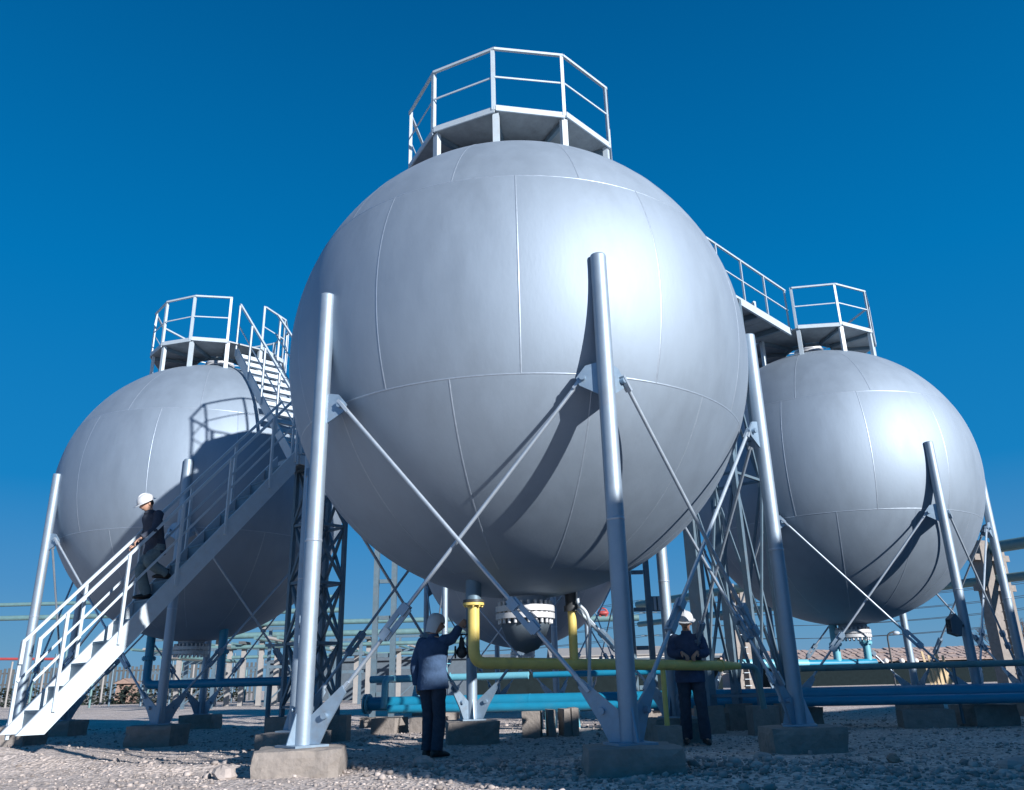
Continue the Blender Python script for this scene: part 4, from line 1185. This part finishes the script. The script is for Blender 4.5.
# ------------------------------------------------------------------ people
def skin_body(name, verts, edges, radii, root, mat, parent):
    me = bpy.data.meshes.new(name)
    me.from_pydata([tuple(v) for v in verts], edges, [])
    o = bpy.data.objects.new(name, me)
    COL.objects.link(o)
    m = o.modifiers.new('skin', 'SKIN'); m.use_smooth_shade = True
    sd = o.modifiers.new('sub', 'SUBSURF'); sd.levels = 2; sd.render_levels = 2
    for i, r in enumerate(radii):
        me.skin_vertices[0].data[i].radius = r if isinstance(r, tuple) else (r, r)
        me.skin_vertices[0].data[i].use_root = (i == root)
    dg = bpy.context.evaluated_depsgraph_get()
    ev = o.evaluated_get(dg)
    nm = bpy.data.meshes.new_from_object(ev)
    vs = [tuple(v.co) for v in nm.vertices]; fs = [tuple(p.vertices) for p in nm.polygons]
    bpy.data.objects.remove(o, do_unlink=True)
    return vs, fs

def loft(mb, rings, n=18, cap=True):
    """rings: (centre, side vector a, front vector b)"""
    vs = []
    for c, a, b in rings:
        for k in range(n):
            t = 2 * math.pi * k / n
            vs.append(Vector(c) + Vector(a) * math.cos(t) + Vector(b) * math.sin(t))
    m = len(rings)
    mb.add(vs, [(i * n + k, i * n + (k + 1) % n, (i + 1) * n + (k + 1) % n, (i + 1) * n + k) for i in range(m - 1) for k in range(n)], True)
    if cap:
        mb.add(vs[:n], [tuple(reversed(range(n)))], True); mb.add(vs[-n:], [tuple(range(n))], True)

def sleeve(mb, pts, rr, n=14, wr=0.006, seed=0.0):
    P = [Vector(p) for p in pts]
    # resample with rounded bends
    Q = fillet(P, 0.10, 5)
    L = [0]
    for a, b in zip(Q, Q[1:]): L.append(L[-1] + (b - a).length)
    LP = [0]
    for a, b in zip(P, P[1:]): LP.append(LP[-1] + (b - a).length)
    def rad_at(t):
        t = t * LP[-1] / L[-1]
        for i in range(len(LP) - 1):
            if t <= LP[i + 1] + 1e-6:
                f = (t - LP[i]) / max(1e-6, LP[i + 1] - LP[i]); return rr[i] * (1 - f) + rr[i + 1] * f
        return rr[-1]
    D = []
    for i in range(len(Q) - 1):
        for k in range(3):
            D.append((Q[i].lerp(Q[i + 1], k / 3), L[i] + (L[i + 1] - L[i]) * k / 3))
    D.append((Q[-1], L[-1]))
    t0 = len(mb.v)
    mb.path([d[0] for d in D], [rad_at(d[1]) for d in D], n)
    for i in range(t0, len(mb.v)):
        p = Vector(mb.v[i])
        k = noise.noise(p * 11 + Vector((seed, 0, 0))) * wr + noise.noise(Vector((p.x * 6, p.y * 6, p.z * 26 + seed))) * wr * 0.8
        j = min(range(len(D)), key=lambda q: (D[q][0] - p).length_squared)
        d = p - D[j][0]
        if d.length > 1e-5: mb.v[i] = tuple(p + d.normalized() * k)

def person(label, loc, yaw, J, jacket, trousers, headgear, look=(1, 0, 0), hand_close=0.6, bulk=1.0):
    T = tag(E('person', loc, yaw), label, 'person')
    V = {k: Vector(v) for k, v in J.items()}
    # one continuous body grown over the skeleton
    names = ['pelvis', 'belly', 'chest', 'neck', 'skull', 'hipL', 'kneeL', 'ankleL', 'toeL', 'hipR', 'kneeR', 'ankleR', 'toeR', 'shL', 'elL', 'wrL', 'shR', 'elR', 'wrR']
    ix = {n_: i for i, n_ in enumerate(names)}
    ed = [('pelvis', 'belly'), ('belly', 'chest'), ('chest', 'neck'), ('neck', 'skull'), ('pelvis', 'hipL'), ('hipL', 'kneeL'), ('kneeL', 'ankleL'), ('ankleL', 'toeL'), ('pelvis', 'hipR'), ('hipR', 'kneeR'), ('kneeR', 'ankleR'), ('ankleR', 'toeR'), ('chest', 'shL'), ('shL', 'elL'), ('elL', 'wrL'), ('chest', 'shR'), ('shR', 'elR'), ('elR', 'wrR')]
    rr = dict(pelvis=.12, belly=.115, chest=.125, neck=.055, skull=.06, hipL=.085, kneeL=.055, ankleL=.038, toeL=.03, hipR=.085, kneeR=.055, ankleR=.038, toeR=.03, shL=.055, elL=.042, wrL=.029, shR=.055, elR=.042, wrR=.029)
    verts = [V[n_] for n_ in names]; edges = [(ix[a], ix[b]) for a, b in ed]; radii = [rr[n_] for n_ in names]
    vs, fs = skin_body('body', verts, edges, radii, 0, 'skin', T)
    mb = MB(); mb.add(vs, fs, True)
    # head: skull, jaw, nose, ears, lips
    up = (V['skull'] - V['neck']).normalized(); f = Vector(look); f = (f - up * f.dot(up)).normalized(); sd_ = up.cross(f)
    hc = V['skull'] + up * 0.015
    t0 = len(mb.v)
    mb.ball((0, 0, 0), 1, 20)
    for i in range(t0, len(mb.v)):
        x, y, z = mb.v[i]         # x front, y side, z up
        w = 1.0 - 0.28 * max(0, -z) ** 1.3
        X = x * 0.098 * (1 - 0.10 * max(0, -z)) + (0.012 if x > 0 and z < 0 else 0)
        Y = y * 0.076 * w; Z = z * 0.122
        if x > 0: X += 0.026 * math.exp(-(y / 0.16) ** 2 - ((z + 0.12) / 0.20) ** 2)          # nose
        if x > 0: X -= 0.012 * (math.exp(-((abs(y) - 0.42) / 0.2) ** 2 - ((z - 0.08) / 0.14) ** 2))   # eye sockets
        if x > 0: X += 0.008 * math.exp(-(y / 0.34) ** 2 - ((z + 0.52) / 0.10) ** 2)           # lips
        mb.v[i] = tuple(hc + f * X + sd_ * Y + up * Z)
    for q in (-1, 1):
        t0 = len(mb.v); mb.ball((0, 0, 0), 1, 10)
        for i in range(t0, len(mb.v)):
            x, y, z = mb.v[i]; mb.v[i] = tuple(hc + sd_ * (q * 0.078 + y * 0.010) + f * (x * 0.020 - 0.005) + up * (z * 0.034 - 0.012))
    # hands: palm, four unequal curled fingers and a thumb
    for s_ in ('L', 'R'):
        w = V['wr' + s_]; d = (w - V['el' + s_]).normalized()
        if 'hd' + s_ in V: d = (V['hd' + s_] - w).normalized()
        inw = Vector((0, -1 if s_ == 'L' else 1, 0)); inw = (inw - d * inw.dot(d)).normalized()      # palm faces the body
        if 'pm' + s_ in V: inw = V['pm' + s_]; inw = (inw - d * inw.dot(d)).normalized()
        ac = d.cross(inw).normalized()
        if ac.x < 0: ac = -ac                                                                        # thumb side forward
        loft(mb, [(w - d * 0.02, ac * 0.028, inw * 0.022), (w + d * 0.02, ac * 0.035, inw * 0.019), (w + d * 0.06, ac * 0.043, inw * 0.017), (w + d * 0.088, ac * 0.041, inw * 0.014)], 12)
        for k, (off, ln) in enumerate(((0.031, 0.074), (0.011, 0.083), (-0.010, 0.077), (-0.029, 0.060))):
            p = w + d * 0.084 + ac * off
            c_ = hand_close * (1 + 0.12 * k)
            d1 = (d * math.cos(c_ * 0.6) + inw * math.sin(c_ * 0.6)); d2 = (d * math.cos(c_ * 1.5) + inw * math.sin(c_ * 1.5)); d3 = (d * math.cos(c_ * 2.2) + inw * math.sin(c_ * 2.2))
            mb.path([p - d * 0.012, p, p + d1 * ln * .45, p + d1 * ln * .45 + d2 * ln * .32, p + d1 * ln * .45 + d2 * ln * .32 + d3 * ln * .25], [.0095, .0095, .009, .008, .006], 8)
        p = w + d * 0.03 + ac * 0.032
        mb.path([p - ac * 0.01, p + (ac + d * .7).normalized() * 0.035 + inw * .008, p + (ac * .55 + d).normalized() * 0.066 + inw * .022], [.013, .0105, .008], 8)
    b = O('body', mb, 'skin', T)
    eye = MB()
    for q in (-1, 1):
        eye.ball(hc + f * 0.083 + sd_ * (q * 0.031) + up * 0.010, 0.011, 8)
        eye.bar(hc + f * 0.092 + sd_ * (q * 0.016) + up * 0.030, hc + f * 0.084 + sd_ * (q * 0.046) + up * 0.030, 0.008, 0.008)
    eye.bar(hc + f * 0.099 - sd_ * 0.022 - up * 0.064, hc + f * 0.099 + sd_ * 0.022 - up * 0.064, 0.006, 0.005)
    stuffpart(O('face_features', eye, 'hair', T))
    # hair
    hm = MB(); t0 = 0
    hm.ball((0, 0, 0), 1, 16)
    hm.v = [tuple(hc - f * 0.008 + f * (x * 0.100) + sd_ * (y * 0.081) + up * (max(z, -0.45 if x < 0.1 else 0.35) * 0.122 + 0.006)) for x, y, z in hm.v]
    O('hair', hm, 'hair', T)
    # jacket: torso, collar and sleeves
    jm = MB(); side = (V['shL'] - V['shR']).normalized(); fr = Vector((1, 0, 0)); fr = (fr - side * fr.dot(side)).normalized()
    hem = V['pelvis'] * 1.0 - Vector((0, 0, 0.14)); 
    mid = lambda t: V['pelvis'].lerp(V['belly'], t)
    rings = [(hem, side * .190, fr * .150), (hem + Vector((0, 0, .03)), side * .193, fr * .152), (V['pelvis'], side * .182, fr * .142), (V['belly'].lerp(V['pelvis'], .45), side * .172, fr * .132), (V['belly'], side * .172, fr * .130), (V['belly'].lerp(V['chest'], .55), side * .185, fr * .138), (V['chest'], side * .195, fr * .138), (V['chest'].lerp(V['neck'], .38), side * .188, fr * .122), (V['chest'].lerp(V['neck'], .60), side * .150, fr * .10), (V['chest'].lerp(V['neck'], .85), side * .078, fr * .078), (V['neck'] + Vector((0, 0, .005)), side * .070, fr * .074)]
    rings = [(c_, a_ * (bulk if i_ < 9 else 1), b_ * (bulk if i_ < 9 else 1)) for i_, (c_, a_, b_) in enumerate(rings)]
    R2 = []
    for (c0_, a0_, b0_), (c1_, a1_, b1_) in zip(rings, rings[1:]):
        for k in range(3):
            t = k / 3; R2.append((c0_.lerp(c1_, t), a0_.lerp(a1_, t), b0_.lerp(b1_, t)))
    R2.append(rings[-1])
    loft(jm, R2, 26)
    for i in range(len(jm.v)):
        p = Vector(jm.v[i]); k = noise.noise(Vector((p.x * 7, p.y * 7, p.z * 16))) * 0.012 + noise.noise(Vector((p.x * 14, p.y * 14, p.z * 30))) * 0.005
        d = Vector((p.x - V['belly'].x, p.y - V['belly'].y, 0))
        if d.length > 1e-4: jm.v[i] = tuple(p + d.normalized() * k)
    jk = O('jacket', jm, jacket, T)
    for s_ in ('L', 'R'):
        sm = MB(); w = V['wr' + s_]; e = V['el' + s_]
        sleeve(sm, [V['sh' + s_].lerp(V['chest'], .25), V['sh' + s_], e, w - (w - e).normalized() * 0.015], [.080, .072 * bulk, .062 * bulk, .050 * bulk], wr=.009, seed=3.0 if s_ == 'L' else 8.0)
        O('sleeve', sm, jacket, jk)
    cm = MB(); cn = V['neck']
    loft(cm, [(cn - Vector((0, 0, .04)), side * .082, fr * .085), (cn + Vector((0, 0, .0)) - fr * .004, side * .072, fr * .074), (cn + Vector((0, 0, .018)) - fr * .010, side * .070, fr * .070)], 18, False)
    O('collar', cm, jacket, jk)
    # trousers and boots
    tm = MB()
    loft(tm, [(V['pelvis'] - Vector((0, 0, .12)), side * .165, fr * .125), (V['pelvis'], side * .165, fr * .125), (V['pelvis'] + Vector((0, 0, .06)), side * .16, fr * .12)], 20)
    for s_ in ('L', 'R'):
        h, kn, an = V['hip' + s_], V['knee' + s_], V['ankle' + s_]
        sleeve(tm, [h + Vector((0, 0, .04)), h - Vector((0, 0, .06)), kn, an + Vector((0, 0, .0))], [.098, .102, .078, .078], 18, .010, 5.0 if s_ == 'L' else 12.0)
    O('trousers', tm, trousers, T)
    for s_ in ('L', 'R'):
        an, to = V['ankle' + s_], V['toe' + s_]
        d = to - an; d.z = 0; d.normalize(); sx = d.cross(Vector((0, 0, 1)))
        base = an.z - 0.075
        bm = MB()
        pts = [(-0.085, .030, .03), (-0.07, .038, .045), (0.0, .040, .052), (0.08, .045, .040), (0.15, .042, .030), (0.195, .026, .020)]
        loft(bm, [(Vector((an.x, an.y, base + hh)) + d * x, sx * w_, Vector((0, 0, hh))) for x, w_, hh in pts], 12)
        bm.tube(Vector((an.x, an.y, base + .05)), Vector((an.x, an.y, base + .15)), .050, .052, 12)
        O('boot', bm, 'boot', T)
    # headgear
    hg = MB()
    top = hc + up * 0.005
    if headgear == 'helmet':
        prof = [(0.128, 0.018), (0.126, 0.03), (0.122, 0.06), (0.110, 0.095), (0.085, 0.125), (0.05, 0.143), (0.0001, 0.150)]
        t0 = 0
        hg.lathe(prof, 28)
        hg.v = [tuple(top + f * (x * 1.08) + sd_ * (y * 0.92) + up * z) for x, y, z in hg.v]
        k0 = len(hg.v)
        bv = MB().lathe([(0.122, 0.03), (0.150, 0.022), (0.152, 0.016), (0.120, 0.018)], 28)
        bv.v = [tuple(top + f * ((x * 1.08) + (0.035 if x > 0.05 else 0)) + sd_ * (y * 0.95) + up * (z - (0.012 * max(0, x) / 0.15))) for x, y, z in bv.v]
        hg.add(bv.v, bv.f, True)
        # raised ridge along the crown
        hg.path([top + f * (0.125 * math.cos(a)) + up * (0.03 + 0.124 * math.sin(a)) for a in [math.pi * (0.06 + 0.88 * i / 12) for i in range(13)]], 0.010, 8)
        O('hard_hat', hg, 'helmet', T)
    else:      # pale padded cap with a flap over the neck
        prof = [(0.108, -0.13), (0.112, -0.06), (0.114, 0.0), (0.112, 0.05), (0.098, 0.095), (0.065, 0.128), (0.0001, 0.142)]
        vs = []
        n = 28
        for r_, z_ in prof:
            for k in range(n):
                a = 2 * math.pi * k / n; x, y = math.cos(a), math.sin(a)
                zz = z_ if (x < 0.25 or z_ > 0.02) else 0.02 + (z_ - 0.02) * max(0, (0.55 - x) / 0.3) if x < 0.55 else max(z_, 0.02)
                vs.append(top + f * (x * r_ * 1.05) + sd_ * (y * r_ * 0.88) + up * zz)
        hg.add(vs, [(i * n + k, i * n + (k + 1) % n, (i + 1) * n + (k + 1) % n, (i + 1) * n + k) for i in range(len(prof) - 1) for k in range(n)], True)
        O('cap', hg, 'helmet', T)
    return T

STAND = dict(pelvis=(0, 0, .94), belly=(0.0, 0, 1.13), chest=(0.0, 0, 1.32), neck=(.015, 0, 1.475), skull=(.035, 0, 1.618), hipL=(0, .09, .90), kneeL=(.02, .10, .50), ankleL=(-.03, .11, .08), toeL=(.13, .13, .03), hipR=(0, -.09, .90), kneeR=(.02, -.10, .50), ankleR=(-.03, -.11, .08), toeR=(.13, -.13, .03), shL=(0, .175, 1.385), elL=(-.02, .25, 1.12), wrL=(.06, .24, .88), shR=(0, -.175, 1.385), elR=(-.02, -.25, 1.12), wrR=(.06, -.24, .88))
# the man reaching up to the yellow pipe
m1 = at(432, 750, 11.2); m1.z = gz(m1.x, m1.y)
yw = rad(58)
hand = Vector((dq.x - 0.05, dq.y - 0.02, at(469, 622, 11.25).z)) - m1
cy, sy = math.cos(-yw), math.sin(-yw)
hl = Vector((hand.x * cy - hand.y * sy, hand.x * sy + hand.y * cy, hand.z))
J = dict(STAND)
s0 = Vector((0.03, -.17, 1.40)); dv = hl - s0
wl = hl - dv.normalized() * 0.09
J.update(shR=tuple(s0), wrR=tuple(wl), elR=tuple(s0.lerp(wl, .5) + Vector((-0.02, -.01, -.07))), elL=(-.05, .26, 1.10), wrL=(.02, .265, .86), skull=(.035, -0.015, 1.605), kneeL=(.03, .08, .50), ankleL=(0.02, .09, .08), toeL=(.18, .12, .03), ankleR=(-.05, -.11, .08), toeR=(.10, -.15, .03), hdR=tuple(hl), pmR=(0.3, 0.6, 0))
person('man in a blue work jacket and pale cap reaching up to the yellow pipe', m1, yw, J, 'bluecloth', 'denim', 'cap', look=(0.55, -0.80, 0.15), bulk=1.14)
# the man in the white helmet with both hands on the level pipe
m2 = Vector((2.39, 12.08, gz(2.39, 12.08)))
pz = yz + (yb.z - yz) * ((2.39 - ya.x) / (yb.x - ya.x)) - m2.z + 0.10
J = dict(STAND)
J.update(elL=(.06, .25, 1.17), wrL=(.25, .10, pz + .06), hdL=(.33, .03, pz), pmL=(0.2, 0, -1), elR=(.06, -.25, 1.17), wrR=(.24, -.09, pz + .06), hdR=(.33, -.02, pz), pmR=(0.2, 0, -1), kneeL=(.13, .11, .50), ankleL=(.10, .13, .08), toeL=(.26, .15, .03), ankleR=(-.08, -.11, .08), toeR=(.08, -.13, .03), skull=(.045, -.0, 1.60))
person('man in a white hard hat and dark blue jacket standing behind the level pipe', m2, rad(-97), J, 'navy', 'denim', 'helmet', look=(0.95, -0.12, -0.10), bulk=1.08)
# the man coming down the stairs
fs_ = 6.6 / 15
sp = SA + dd * fs_ + SW * 0.5
st_h = dd.z / 15; st_r = Vector((dd.x, dd.y, 0)).length / 15
zl = SA.z + dd.z * 5 / 15 - 0.02 + 0.02
m3 = Vector((sp.x, sp.y, SA.z + dd.z * 6 / 15))
J = dict(STAND)
J.update(pelvis=(.02, 0, .88), belly=(.06, 0, 1.06), chest=(.11, 0, 1.24), neck=(.17, 0, 1.385), skull=(.23, 0, 1.49), hipL=(.02, .09, .84), hipR=(.02, -.09, .84), kneeR=(.20, -.09, .46), ankleR=(.05, -.09, .09), toeR=(.20, -.10, .03), kneeL=(.20, .10, .56), ankleL=(-.12, .10, .09 + st_h), toeL=(.04, .11, .04 + st_h), shL=(.11, .18, 1.325), shR=(.11, -.18, 1.325), elL=(.16, .27, 1.06), wrL=(.36, .24, .92), hdL=(.44, .235, .86), pmL=(0, 0, -1), elR=(.07, -.25, 1.05), wrR=(.24, -.20, .86))
for k_ in ('pelvis', 'belly', 'chest', 'neck', 'skull', 'hipL', 'hipR', 'shL', 'shR', 'elL', 'elR', 'wrL', 'wrR', 'hdL'):
    J[k_] = (J[k_][0] + 0.02, J[k_][1], J[k_][2] - 0.06)
person('man in a hard hat and dark jacket coming down the staircase', m3, math.atan2(-dd.y, -dd.x), J, 'denim', 'tealcloth', 'helmet', look=(0.85, 0.0, -0.5))
